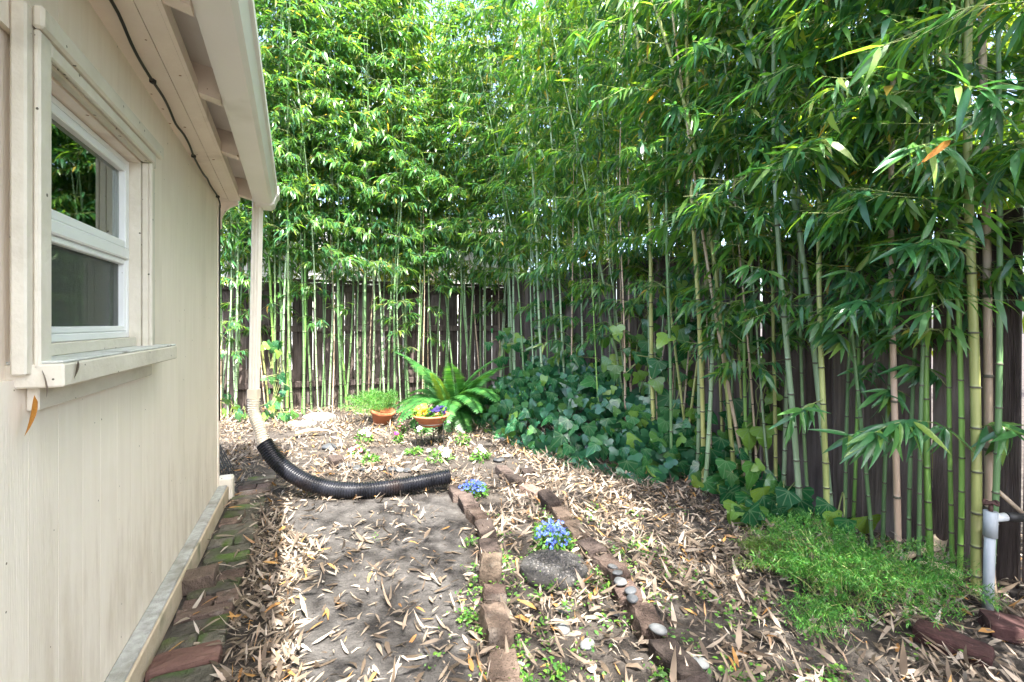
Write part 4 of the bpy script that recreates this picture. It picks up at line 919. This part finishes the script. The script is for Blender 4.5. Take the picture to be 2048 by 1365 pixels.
# bank in the corner
p0, q = fence_side(5.4, 0); iv = empty('ivy', (p0.x - .3, p0.y, 0), 'dense dark ivy bank heaped against the fence corner', 'ivy')
def bank_pt(lo=0.0):
    Y = R.uniform(3.75, 7.0); x = (Y - 3.75) / 3.25; hm = .12 + .74 * math.sin(math.pi * min(1, .12 + x * .75)) ** 1.1; wd = .38 + .62 * math.sin(math.pi * min(.85, .10 + x * .72))
    s = R.random(); off = .08 + wd * s; h = hm * (1 - s ** 1.5) ** .8
    p, q = fence_side(Y, off); nr = q * (.35 + .6 * s) + Vector((0, -.55, .55)); return Vector((p.x, p.y, max(.04, h + R.uniform(-.10, .05) - lo))), nr
for k in range(300):
    p, nr = bank_pt(); ivy_leaf(iv, p, nr, .15)
N = 1100; Vb = []
for k in range(N):
    p, nr = bank_pt(R.uniform(.02, .22)); s = .12 * R.uniform(.7, 1.2); Mx = orient((R.gauss(0, .5), R.gauss(0, .4), -1), nr + Vector((R.gauss(0, .4), R.gauss(0, .4), R.gauss(0, .3))))
    Vb.append((ivv * s) @ np.array(Mx.transposed()) + np.array(p - WL[iv]))
tag(link('inner_leaves', np_mesh('inner_leaves', np.concatenate(Vb), [np.concatenate([ivf + len(ivv) * k for k in range(N)])], M['ivy_bulk']), iv, True), kind='stuff')
# ivy at the foot of the side canes, with large leaves
def yclamp(px, Y, gap=.10): return min(Y, 3.29 / ((px - 1024) / F + .462) - gap)
def ivy_patch(label, cells, size, light=.15, nrm=(-.25, -.8, .5)):
    c = at_depth(cells[0][0], cells[0][1], cells[0][3]); root = empty('ivy', (c.x, c.y, 0), label, 'ivy'); st = []
    for px, py, sp, Y, n in cells:
        Y = yclamp(px, Y) if px > 1040 else Y
        a_ = at_depth(px, py, Y); last = [Vector((a_.x, a_.y + .05, max(0.01, a_.z - .3))), a_ + Vector((0, .05, 0))]
        for k in range(n):
            p = at_depth(px + R.gauss(0, sp), py + R.gauss(0, sp * .9), Y + R.uniform(-.14, .03)); p.z = max(p.z, .05 + size * .55); ivy_leaf(root, p, nrm, size, light)
            if k < 4: st.append([last[0] + Vector((R.gauss(0, .05), 0, 0)), last[1] + Vector((R.gauss(0, .04), 0, R.gauss(0, .05))), p + Vector((0, .03, 0))])
    ivy_stems(root, st); return root
ivy_patch('ivy running along the litter edge under the leaning canes', [(1290, 890, 32, 4.1, 40), (1370, 920, 34, 3.8, 46), (1440, 930, 30, 3.55, 40), (1230, 880, 28, 4.3, 26), (1330, 830, 34, 4.25, 22), (1400, 865, 32, 3.95, 26), (1470, 890, 28, 3.6, 20), (1270, 820, 28, 4.6, 16)], .145)
ivy_patch('big glossy ivy leaves at the foot of the thick pale cane', [(1480, 965, 26, 3.15, 30), (1530, 990, 26, 2.95, 24), (1590, 1000, 24, 2.85, 16), (1500, 1030, 18, 2.85, 8), (1685, 1040, 16, 2.6, 7)], .16)
ivy_patch('light green ivy climbing the fence behind the whitish cane', [(1330, 600, 30, 4.55, 14), (1300, 720, 30, 4.6, 16), (1250, 700, 26, 4.8, 12), (1360, 560, 28, 4.55, 14), (1390, 640, 30, 4.4, 20), (1350, 720, 28, 4.45, 14), (1290, 640, 24, 4.9, 10), (1370, 790, 26, 4.3, 10)], .15, .45)
ivy_patch('loose ivy sprays climbing between the leaning and the thick cane', [(1480, 610, 20, 3.5, 9), (1470, 670, 22, 3.5, 9), (1510, 700, 18, 3.4, 6), (1480, 830, 22, 3.4, 8), (1530, 840, 22, 3.3, 8), (1540, 780, 18, 3.3, 4)], .14, .4)
ivy_patch('ivy climbing the fence corner above the bank', [(1150, 690, 26, 5.6, 16), (1200, 730, 26, 5.2, 16), (1080, 640, 22, 6.2, 16), (1050, 690, 26, 6.2, 18), (1120, 620, 18, 6.0, 8), (1000, 680, 18, 6.4, 10)], .14)
ivy_patch('low ivy under the bamboo near the house corner', [(455, 810, 16, 5.9, 12), (490, 825, 18, 5.8, 12), (550, 825, 18, 5.8, 10)], .12)
ivy_patch('thin ivy strand climbing a cane beside the downspout', [(540, 690, 10, 5.95, 7), (556, 700, 12, 5.95, 7), (550, 760, 12, 5.95, 6), (545, 800, 12, 5.95, 5)], .12, .3)

# ------------------------------------------------------------------ fern, pots and flowers
def frond(L, seed, mat, droop):
    rr = random.Random(seed); P, D, U, Ln, Wd = [], [], [], [], []; bm = bmesh.new(); up = rr.uniform(.9, 1.2)
    f = lambda s: Vector((L * (.55 * s + .3 * s * s), 0, L * (up * s - droop * s * s)))
    tube(bm, [f(i / 8) for i in range(9)], [.004 * (1 - .8 * i / 8) + .0005 for i in range(9)], 4, False); bm.verts.index_update()
    rv = np.array([v.co[:] for v in bm.verts]); rf = np.array([[v.index for v in q.verts] for q in bm.faces]); bm.free()
    n = 34
    for i in range(n):
        s = .10 + .9 * i / n; p = f(s); tg = (f(min(1, s + .02)) - f(s - .02)).normalized()
        wl = L * .15 * (math.sin(math.pi * min(1, (s - .02)) ** .8)) ** .6 + .004
        for sd_ in (-1, 1):
            P.append(tuple(p)); d = Vector((0, sd_, 0)) + tg * .35 + Vector((0, 0, -.12)); D.append(tuple(d)); U.append((-tg.z, rr.gauss(0, .2), tg.x)); Ln.append(wl * rr.uniform(.9, 1.08)); Wd.append(L * .030)
    V, t3, t4 = leaves_np(np.array(P), np.array(D), np.array(U), np.array(Ln), np.array(Wd), .12, .05)
    return np_mesh('frond', np.concatenate([rv, V]), [t3 + len(rv), np.concatenate([rf, t4 + len(rv)])], M[mat])
FR = [frond(.82, 1, 'fern', .45), frond(.75, 2, 'fern', .85), frond(.72, 3, 'fern', 1.15), frond(.66, 4, 'fern', 1.25)]; FY = frond(.72, 8, 'fern_yellow', .35)
fc = at_depth(905, 833, 5.75); fc.z = .05
fern = empty('sword_fern', fc, 'large bright green sword fern with upright and arching fronds', 'fern')
for k in range(34):
    o = link('frond', FR[0] if k < 6 else R.choice(FR[1:]), fern, True); a_ = k * 2.399 + R.uniform(-.2, .2)
    o.rotation_euler = (0, R.uniform(-.45, .0) if k < 6 else R.uniform(-.05, .4), a_); o.scale = (R.uniform(1.15, 1.5),) * 3; o.location = (R.gauss(0, .03), R.gauss(0, .03), .02)
o = link('frond', FY, fern, True); o.rotation_euler = (0, -.3, -1.9); o.location = (-.04, -.06, .03); o.scale = (.95,) * 3; o['label'] = 'yellow-green frond'
def bowl(name, prof, root, mat='terracotta'):
    bm = bmesh.new(); lathe(bm, prof, 28); return link(name, bm_mesh(name, bm, M[mat], True), root, True)
def flower_mesh(seed, mat, petals=5, cup=.3):
    rr = random.Random(seed); V, Fs = [], []
    for k in range(petals):
        a_ = k * math.tau / petals + rr.uniform(-.1, .1); c, s = math.cos(a_), math.sin(a_); b = len(V)
        for x, y, z in ((.05, .0, 0), (.55, .42, cup * .5), (1.0, .22, cup), (1.0, -.22, cup), (.55, -.42, cup * .5)): V.append((x * c - y * s, x * s + y * c, z + .02 * k))
        Fs.append(tuple(range(b, b + 5)))
    return mesh('flower', V, Fs, M[mat])
FM = {m: [flower_mesh(i, m) for i in range(2)] for m in ('fl_blue', 'fl_white', 'fl_pink', 'fl_magenta', 'fl_yellow', 'fl_purple')}
def herb_mesh(n, rx, h, leaf, seed, mat='herb', narrow=.45):
    g = np.random.default_rng(seed); a_ = g.uniform(0, 6.28, n); r_ = rx * np.sqrt(g.random(n)); z = h * g.random(n) ** .7 * np.sqrt(np.maximum(0, 1 - (r_ / rx) ** 2 * .8))
    P = np.stack([r_ * np.cos(a_), r_ * np.sin(a_), z], 1); D = np.stack([np.cos(a_), np.sin(a_), g.normal(.2, .5, n)], 1) + g.normal(0, .5, (n, 3)); U = g.normal(0, .5, (n, 3)) + [0, 0, 1]
    l = leaf * g.uniform(.6, 1.3, n); V, t3, t4 = leaves_np(P, D, U, l, l * narrow, .2); return leaf_mesh('foliage', [(V, t3, t4, 0)], [M[mat]])
def flower_plant(name, p, label, cat, fmat, nf, fs, rx, h, nleaf, leaf, seed, group=None, up=(0, -.6, .8), mat='herb', zoff=0):
    root = empty(name, p, label, cat, group); tag(link('foliage', herb_mesh(nleaf, rx, h, leaf, seed, mat), root, True), kind='stuff'); rr = random.Random(seed)
    for k in range(nf):
        a_ = rr.uniform(0, 6.28); r_ = rx * math.sqrt(rr.random()) * .95; o = link('flower', rr.choice(FM[fmat]), root, True); s = fs * rr.uniform(.75, 1.2)
        o.matrix_local = Matrix.Translation((r_ * math.cos(a_), r_ * math.sin(a_), h * rr.uniform(.55, 1.3) * math.sqrt(max(.15, 1 - (r_ / rx) ** 2 * .7)))) @ orient((1, rr.gauss(0, .3), rr.gauss(0, .3)), Vector(up) + Vector((rr.gauss(0, .4), rr.gauss(0, .4), 0))).to_4x4() @ Matrix.Rotation(rr.uniform(0, 6.28), 4, 'Z') @ Matrix.Diagonal((s, s, s, 1))
    return root
flower_plant('lobelia', gp(945, 992), 'pale blue flowers sprawling over the edging bricks by the hose end', 'flowers', 'fl_blue', 95, .0095, .105, .085, 300, .026, 1)
flower_plant('lobelia', gp(1105, 1100), 'deep blue flower clump just behind the stepping stone', 'flowers', 'fl_blue', 95, .0095, .10, .125, 380, .028, 2)
GW = 'small bedding flowers in the litter'
for k, (px, py, lb, fm, nf, fs, rx, h) in enumerate(((728, 888, 'white flowered bedding plant between the pots and the pebble arc', 'fl_white', 6, .022, .075, .15), (877, 925, 'low white flowers just behind the end of the black hose', 'fl_white', 8, .024, .12, .11), (962, 922, 'white flowered clump just before the first edging brick', 'fl_white', 6, .020, .08, .10),
        (714, 908, 'pink flowered seedling beside the pebble arc', 'fl_pink', 8, .024, .06, .07), (803, 870, 'tall pale pink flower before the footed bowl', 'fl_pink', 4, .02, .045, .13), (797, 887, 'single magenta flower before the footed bowl', 'fl_magenta', 3, .022, .03, .10), (740, 928, 'small green seedling behind the stones of the arc', 'fl_white', 1, .015, .06, .08), (828, 908, 'flat green seedling behind the black hose', 'fl_white', 0, .02, .08, .05), (925, 890, 'green seedling under the right of the fern', 'fl_pink', 1, .014, .06, .12), (842, 868, 'white flowers under the footed bowl', 'fl_white', 6, .022, .07, .06))):
    flower_plant('bedding_plant', gp(px, py), lb, 'flowers', fm, nf, fs, rx, h, 130, .035, 20 + k, GW)
# footed terracotta bowl on an iron stand
pb = gp(862, 893); 
stand = empty('plant_stand', pb, 'black wrought iron three-legged stand under the terracotta bowl', 'plant stand')
bm = bmesh.new(); tube(bm, [(.15 * math.cos(a_), .15 * math.sin(a_), .235) for a_ in np.linspace(0, math.tau, 25)], .005, 5, False); link('ring', bm_mesh('ring', bm, M['black_iron']), stand, True)
for a_ in (-.5, 1.6, 3.65):
    bm = bmesh.new(); c, s = math.cos(a_), math.sin(a_); tube(bm, smooth_path([(.15 * c, .15 * s, .24), (.152 * c, .152 * s, .1), (.16 * c, .16 * s, .01), (.185 * c, .185 * s, .006), (.19 * c, .19 * s, .025)], 4), .0055, 5); link('leg', bm_mesh('leg', bm, M['black_iron']), stand, True)
bw = empty('terracotta_bowl', pb + Vector((0, 0, .20)), 'wide terracotta bowl of pansies held by the black iron stand', 'plant pot')
bowl('bowl', [(.085, .0), (.11, .01), (.125, .045), (.14, .055), (.172, .095), (.182, .105), (.180, .118), (.168, .116), (.155, .098), (.001, .085)], bw)
for nm, dx, fm, n_, lb, fs in (('pansy', -.085, 'fl_yellow', 16, 'yellow and orange pansies filling one side of the bowl', .026), ('pansy', .06, 'fl_purple', 16, 'dark purple pansies filling one side of the bowl', .030)):
    flower_plant(nm, pb + Vector((dx, -.04, .285)), lb, 'flowers', fm, n_, fs, .085, .10, 130, .045, 60 + n_ + int(dx * 100))
# terracotta pot with feathery plant
pp = gp(762, 848); pot = empty('terracotta_pot', pp, 'tilted terracotta pot beside the fern, half hidden by feathery leaves', 'plant pot')
bowl('pot', [(.09, 0), (.13, .13), (.145, .14), (.145, .175), (.128, .175), (.12, .14), (.001, .13)], pot).rotation_euler = (.1, .18, 0)
def feathery(n_stem, rx, h, seed, mat, nl=26, leaf=.016, flat=False):
    g = np.random.default_rng(seed); bm = bmesh.new(); Ps, Ds = [], []
    for k in range(n_stem):
        a_ = g.uniform(0, 6.28); l = g.uniform(.45, 1) * rx; hh = h * g.uniform(.3, 1.25); st = Vector((g.normal(0, rx * .25), g.normal(0, rx * .25), 0))
        f = lambda s: st + Vector((math.cos(a_) * l * s, math.sin(a_) * l * s, hh * (1.9 * s - 1.35 * s * s)))
        tube(bm, [f(0), f(.33), f(.66), f(1)], [.0022, .0018, .0012, .0006], 3, False)
        for j in range(9):
            s0 = .25 + .75 * j / 9; b0 = f(s0); ba = a_ + (1 if j % 2 else -1) * g.uniform(.5, 1.2); bl_ = .125 * (1.15 - s0) * g.uniform(.7, 1.5) + .02
            for i in range(nl):
                q = b0 + Vector((math.cos(ba), math.sin(ba), g.normal(.25, .15))) * bl_ * (i / nl); Ps.append(tuple(q)); ra = g.uniform(0, 6.28); pc = math.cos(ra); Ds.append((math.cos(ba) * .5 - math.sin(ba) * pc * .8, math.sin(ba) * .5 + math.cos(ba) * pc * .8, .1 + math.sin(ra) * .8))
    P = np.array(Ps); n = len(P); V, t3, t4 = leaves_np(P, np.array(Ds), g.normal(0, 1, (n, 3)), leaf * g.uniform(.6, 1.3, n), np.full(n, leaf * .15), .1)
    keep = np.concatenate([t3, t4[:, :3], t4[:, [0, 2, 3]]])
    return bm_mesh('stems', bm, M['twig']), np_mesh('foliage', V, [keep], M[mat])
def feather_plant(name, p, label, args, mat, zoff=0):
    root = empty(name, p, label, 'plant'); s, f_ = feathery(*args[:4], mat, *args[4:])
    for nm, m_ in (('stems', s), ('foliage', f_)):
        o = link(nm, m_, root, True); o.location = (0, 0, zoff); tag(o, kind='stuff')
    return root
feather_plant('asparagus_fern', pp + Vector((-.10, 0, .12)), 'bushy feathery green plant growing in the tilted pot', (60, .30, .30, 5, 18, .026), 'feather')
feather_plant('asparagus_fern', gp(1690, 1205), 'wide low mound of feathery bright green asparagus fern in the litter', (62, .36, .36, 6, 30, .019), 'feather')
feather_plant('asparagus_fern', gp(1800, 1175), 'feathery shoots spreading towards the grey pipe from the mound', (26, .24, .2, 9, 26, .018), 'feather')
feather_plant('asparagus_fern', gp(1530, 1130), 'yellow-green feathery seedling trailing left of the mound', (22, .20, .10, 7, 22, .017), 'feather_yel')
feather_plant('asparagus_fern', gp(1650, 1265), 'small feathery shoot below the front of the mound', (9, .13, .09, 8, 24, .017), 'feather')

# ------------------------------------------------------------------ pipes, rake
pv = gp(1975, 1225); riser = empty('irrigation_riser', pv, 'grey plastic irrigation riser with a rusty valve on top', 'pipe')
H = .42; bm = bmesh.new(); tube(bm, [(0, 0, -.05), (.012, 0, H * .9)], .0185, 14); link('pipe', bm_mesh('pipe', bm, M['pvc']), riser, True)
bm = bmesh.new(); tube(bm, [(.0115, 0, H * .75), (.0135, 0, H * 1.0)], .0235, 14); link('collar', bm_mesh('collar', bm, M['pvc']), riser, True)
bm = bmesh.new(); tube(bm, [(.012, 0, H * .93), (.075, .0, H * .945)], .017, 12); link('side_fitting', bm_mesh('side_fitting', bm, M['pvc_white']), riser, True)
bm = bmesh.new(); tube(bm, [(.076, 0, H * .945), (.12, 0, H * .94), (.30, .02, H * .90)], [.0195, .018, .014], 12); link('black_hose', bm_mesh('black_hose', bm, M['cable']), riser, True)
bm = bmesh.new(); tube(bm, [(.0135, 0, H), (.014, 0, H + .03)], .008, 8); tube(bm, [(.014 + .024 * math.cos(a_), .024 * math.sin(a_) * .8, H + .036 + .006 * math.cos(a_ * 3)) for a_ in np.linspace(0, math.tau, 17)], .0055, 6, False)
tube(bm, [(-.01, 0, H + .036), (.038, 0, H + .036)], .005, 6); link('valve_wheel', bm_mesh('valve_wheel', bm, M['rust']), riser, True)
p2 = gp(2003, 1215) + Vector((.0, .02, 0)); r2 = empty('garden_stake', p2, 'split pale bamboo stake leaning behind the grey riser', 'stake')
bm = bmesh.new(); tube(bm, [(0, 0, -.03), (-.015, .03, .30)], .0115, 10); link('stake', bm_mesh('stake', bm, M['culm_tan']), r2, True)
p3 = at_depth(1995, 1000, 2.08); r3 = empty('fallen_cane', (p3.x, p3.y, p3.z), 'short dry cane slanting down to the right behind the grey riser', 'cane')
bm = bmesh.new(); tube(bm, [(0, 0, .04), (.16, -.03, -.12)], .009, 8); link('cane', bm_mesh('cane', bm, M['culm_tan']), r3, True)
rk = empty('garden_rake', gp(445, 955), 'black garden rake head leaning behind the house corner', 'rake')
base = gp(455, 940); hb = at_depth(418, 893, base.y + .05)
for k in range(9):
    e = gp(428 + k * 5.2, 962 - k * 2.4, .005); s = hb + Vector((.010 * k, 0, .012 * k * .3))
    bm = bmesh.new(); tube(bm, [s - WL[rk], s.lerp(e, .9) - WL[rk], e + Vector((.006, -.02, -.004)) - WL[rk]], .0045, 5); link('tine', bm_mesh('tine', bm, M['cable']), rk, True)
bm = bmesh.new(); tube(bm, [hb - WL[rk], hb + Vector((-.35, .05, .8)) - WL[rk]], .012, 8); link('handle', bm_mesh('handle', bm, M['culm_tan']), rk, True)
# curled dry culm sheaths by the side fence
def sheath(px, py, L, wd, rz, label, tilt=.2):
    V, Fs = [], []; n = 7
    for i in range(n + 1):
        s = i / n; w_ = wd * (1 - s) ** .6 + .002
        for k in range(6):
            a_ = -1.3 + 2.6 * k / 5; V.append((L * s, w_ * math.sin(a_), w_ * (1 - math.cos(a_)) + .03 * math.sin(s * 3)))
    for i in range(n):
        for k in range(5): Fs.append((i * 6 + k, i * 6 + k + 1, i * 6 + 7 + k, i * 6 + 6 + k))
    o = link('culm_sheath', mesh('culm_sheath', V, Fs, M['sheath_dry'], smooth=True)); o.location = gp(px, py, .02); o.rotation_euler = (R.uniform(-.4, .4), -tilt, rz); tag(o, label, 'bamboo sheath')
sheath(1800, 1135, .22, .035, .05, 'broad curled dry sheath lying behind the feathery mound')
sheath(1865, 1120, .20, .045, .5, 'wide orange-tan sheath standing by the vivid green cane', .5)
sheath(1855, 1060, .20, .03, 2.2, 'slim pale sheath propped between the canes', .8)
sheath(1930, 1170, .18, .03, 2.6, 'dry sheath at the foot of the thick yellow-green cane', .3)
sheath(590, 872, .38, .04, .3, 'grey dry sheath on the soil under the bamboo row', .03)

# ------------------------------------------------------------------ dry leaves
g = np.random.default_rng(77)
def scatter(n, dens):
    X = g.uniform(-4.4, 2.9, n); Y = g.uniform(1.2, 7.2, n); k = dens(X, Y); keep = g.random(n) < k; return X[keep], Y[keep]
def dens(X, Y):
    px = 1024 + F * X / Y; nse = np.array([mnoise.noise((x * 1.9, y * 1.9, 7)) for x, y in zip(X, Y)]); n2 = np.array([mnoise.noise((x * 6, y * 6, 2)) for x, y in zip(X, Y)])
    d = np.clip(.42 + 1.0 * nse + .55 * n2, .04, 1)
    inp = poly_in(X, Y, PATH); dr = poly_in(X, Y, DRIFT); py = HY + F * HC / Y
    right = (X > .15) & (Y < 4.2); d = np.where(right, np.clip(d + .2, .12, 1), d)
    d = np.where(inp, np.clip(.05 + .16 * nse + .08 * (py > 1130), .012, .3), d); d = np.where(dr, .95, d)
    loc = (X - C0.x) * NN.x + (Y - C0.y) * NN.y; tl = (X - C0.x) * DN.x + (Y - C0.y) * DN.y
    d = np.where((loc < .075) & (tl > -.1), 0, d); d = np.where((loc >= .075) & (loc < .29) & (tl > -.3), .05, d)
    d = np.where(np.hypot(X - cs.x, Y - cs.y) < .17, .02, d)
    d = np.where((Y > 3.5) & (X < .3), d * .7, d); return d
X, Y = scatter(185000, dens); n = len(X); Z = np.array([gz(x, y) for x, y in zip(X, Y)]) + g.uniform(.002, .036, n)
A_ = g.uniform(0, 6.28, n); D = np.stack([np.cos(A_), np.sin(A_), g.normal(0, .24, n)], 1); U = np.stack([g.normal(0, .4, n), g.normal(0, .4, n), np.ones(n)], 1)
Ln = .018 + .076 * g.random(n) ** 1.5; wr = np.where(g.random(n) < .10, .035, g.uniform(.12, .26, n)); V, t3, t4 = leaves_np(np.stack([X, Y, Z], 1), D, U, Ln, Ln * wr, g.uniform(-.9, .8, n), .36)
tag(link('leaf_litter', leaf_mesh('leaf_litter', [(V, t3, t4, 0)], [M['litter']])), kind='stuff', label='drifts of fallen dry bamboo leaves over the soil', cat='leaf litter')
# separate leaves lying on the bare path and bricks
DL = []
for i in range(4):
    m_ = near_leaf(40 + i).copy(); m_.materials[0] = M['dry_leaf']; DL.append(m_)
cnt = 0
while cnt < 150:
    px, py = R.uniform(455, 985), R.uniform(1010, 1400); p = gp(px, py, .006)
    ip = poly_in(np.array([p.x]), np.array([p.y]), PATH)[0]
    if not ip: continue
    o = link('dry_leaf', R.choice(DL)); l = R.uniform(.035, .09); o.scale = (l, l * R.uniform(.8, 1.3), l * R.uniform(-.8, .8)); o.location = p + Vector((0, 0, .004 + .02 * l)); o.rotation_euler = (R.gauss(0, .25), R.gauss(0, .12), R.uniform(0, 6.28))
    tag(o, 'dry bamboo leaf lying singly on the bare grey path', 'dry leaf', 'single dry leaves on the bare path'); cnt += 1
for k in range(36):
    tt, nn_ = R.uniform(.0, 2.2), R.uniform(.09, .30); o = link('dry_leaf', R.choice(DL)); l = R.uniform(.06, .11); o.scale = (l, l, l * .6); o.location = Wp(tt, nn_, .038 + R.uniform(0, .012)); o.rotation_euler = (R.gauss(0, .2), R.gauss(0, .1), R.uniform(0, 6.28))
    tag(o, 'dry bamboo leaf lying on the mossy brick strip by the house', 'dry leaf', 'dry leaves on the brick strip')
for k in range(16):
    o = link('dry_leaf', R.choice(DL)); l = R.uniform(.05, .09); o.scale = (l, l, l * .7); px, py = R.uniform(1560, 1830), R.uniform(1120, 1230); p = gp(px, py); o.location = (p.x, p.y, R.uniform(.12, .22)); o.rotation_euler = (R.gauss(0, .5), R.gauss(.2, .4), R.uniform(0, 6.28))
    tag(o, 'dry bamboo leaf caught on top of the feathery green mound', 'dry leaf', 'dry leaves caught on the feathery mound')
for k, (dt, n_, z, d, c, lb) in enumerate(((2.365, .03, 1.045, (.2, .1, -1), 0, 'orange dry leaf hanging from a web under the sill end'), (2.37, .045, 1.10, (.1, .3, -.8), 1, 'crumpled tan leaf caught at the sill end'), (2.375, .02, 1.12, (-.5, .2, -.6), 0, 'small orange leaf tucked beside the window casing'), (2.31, .085, 1.115, (.4, .1, -.7), 1, 'pale leaf draped over the front of the sill end'))):
    m_ = DL[k].copy(); m_.materials[0] = M['leaf_orange'] if c == 0 else M['dry_leaf']; o = link('dry_leaf', m_); l = (.085, .06, .05, .045)[k]
    o.matrix_world = Matrix.Translation(Wp(dt, n_, z)) @ orient(WM.to_3x3() @ Vector(d), NN + Vector((.2, 0, .2))).to_4x4() @ Matrix.Diagonal((l, l * 1.3, l, 1)); tag(o, lb, 'dry leaf')
# weeds
P, D = [], []
def zone():
    q = R.random()
    if q < .5:
        a_ = posL(R.uniform(.6, 3.2)); b_ = posR(R.uniform(.7, 3.4)); f_ = R.choice((0.08, .12, .3, .5, .7, .88, .92)); return a_.lerp(b_, f_)
    if q < .7: a_ = posR(R.uniform(.8, 3.4)); return a_ + Vector((R.uniform(.06, .5), R.uniform(-.1, .2), 0))
    if q < .85: a_ = posL(R.uniform(.8, 3.2)); return a_ - Vector((R.uniform(.06, .14), 0, 0))
    return gp(R.uniform(700, 1900), R.uniform(1000, 1365))
for k in range(175):
    c = zone(); r_ = R.uniform(.012, .05)
    for j in range(R.randint(8, 34)):
        a_ = R.uniform(0, 6.28); P.append((c.x + R.gauss(0, r_), c.y + R.gauss(0, r_), R.uniform(.005, .045))); D.append((math.cos(a_), math.sin(a_), R.uniform(-.1, .7)))
P = np.array(P); n = len(P); l = g.uniform(.008, .024, n); V, t3, t4 = leaves_np(P, np.array(D), g.normal(0, .4, (n, 3)) + [0, 0, 1], l, l * .55, .15)
tag(link('weeds', leaf_mesh('weeds', [(V, t3, t4, 0)], [M['herb']])), kind='stuff', label='small bright green weeds sprouting between bricks and litter', cat='weeds')
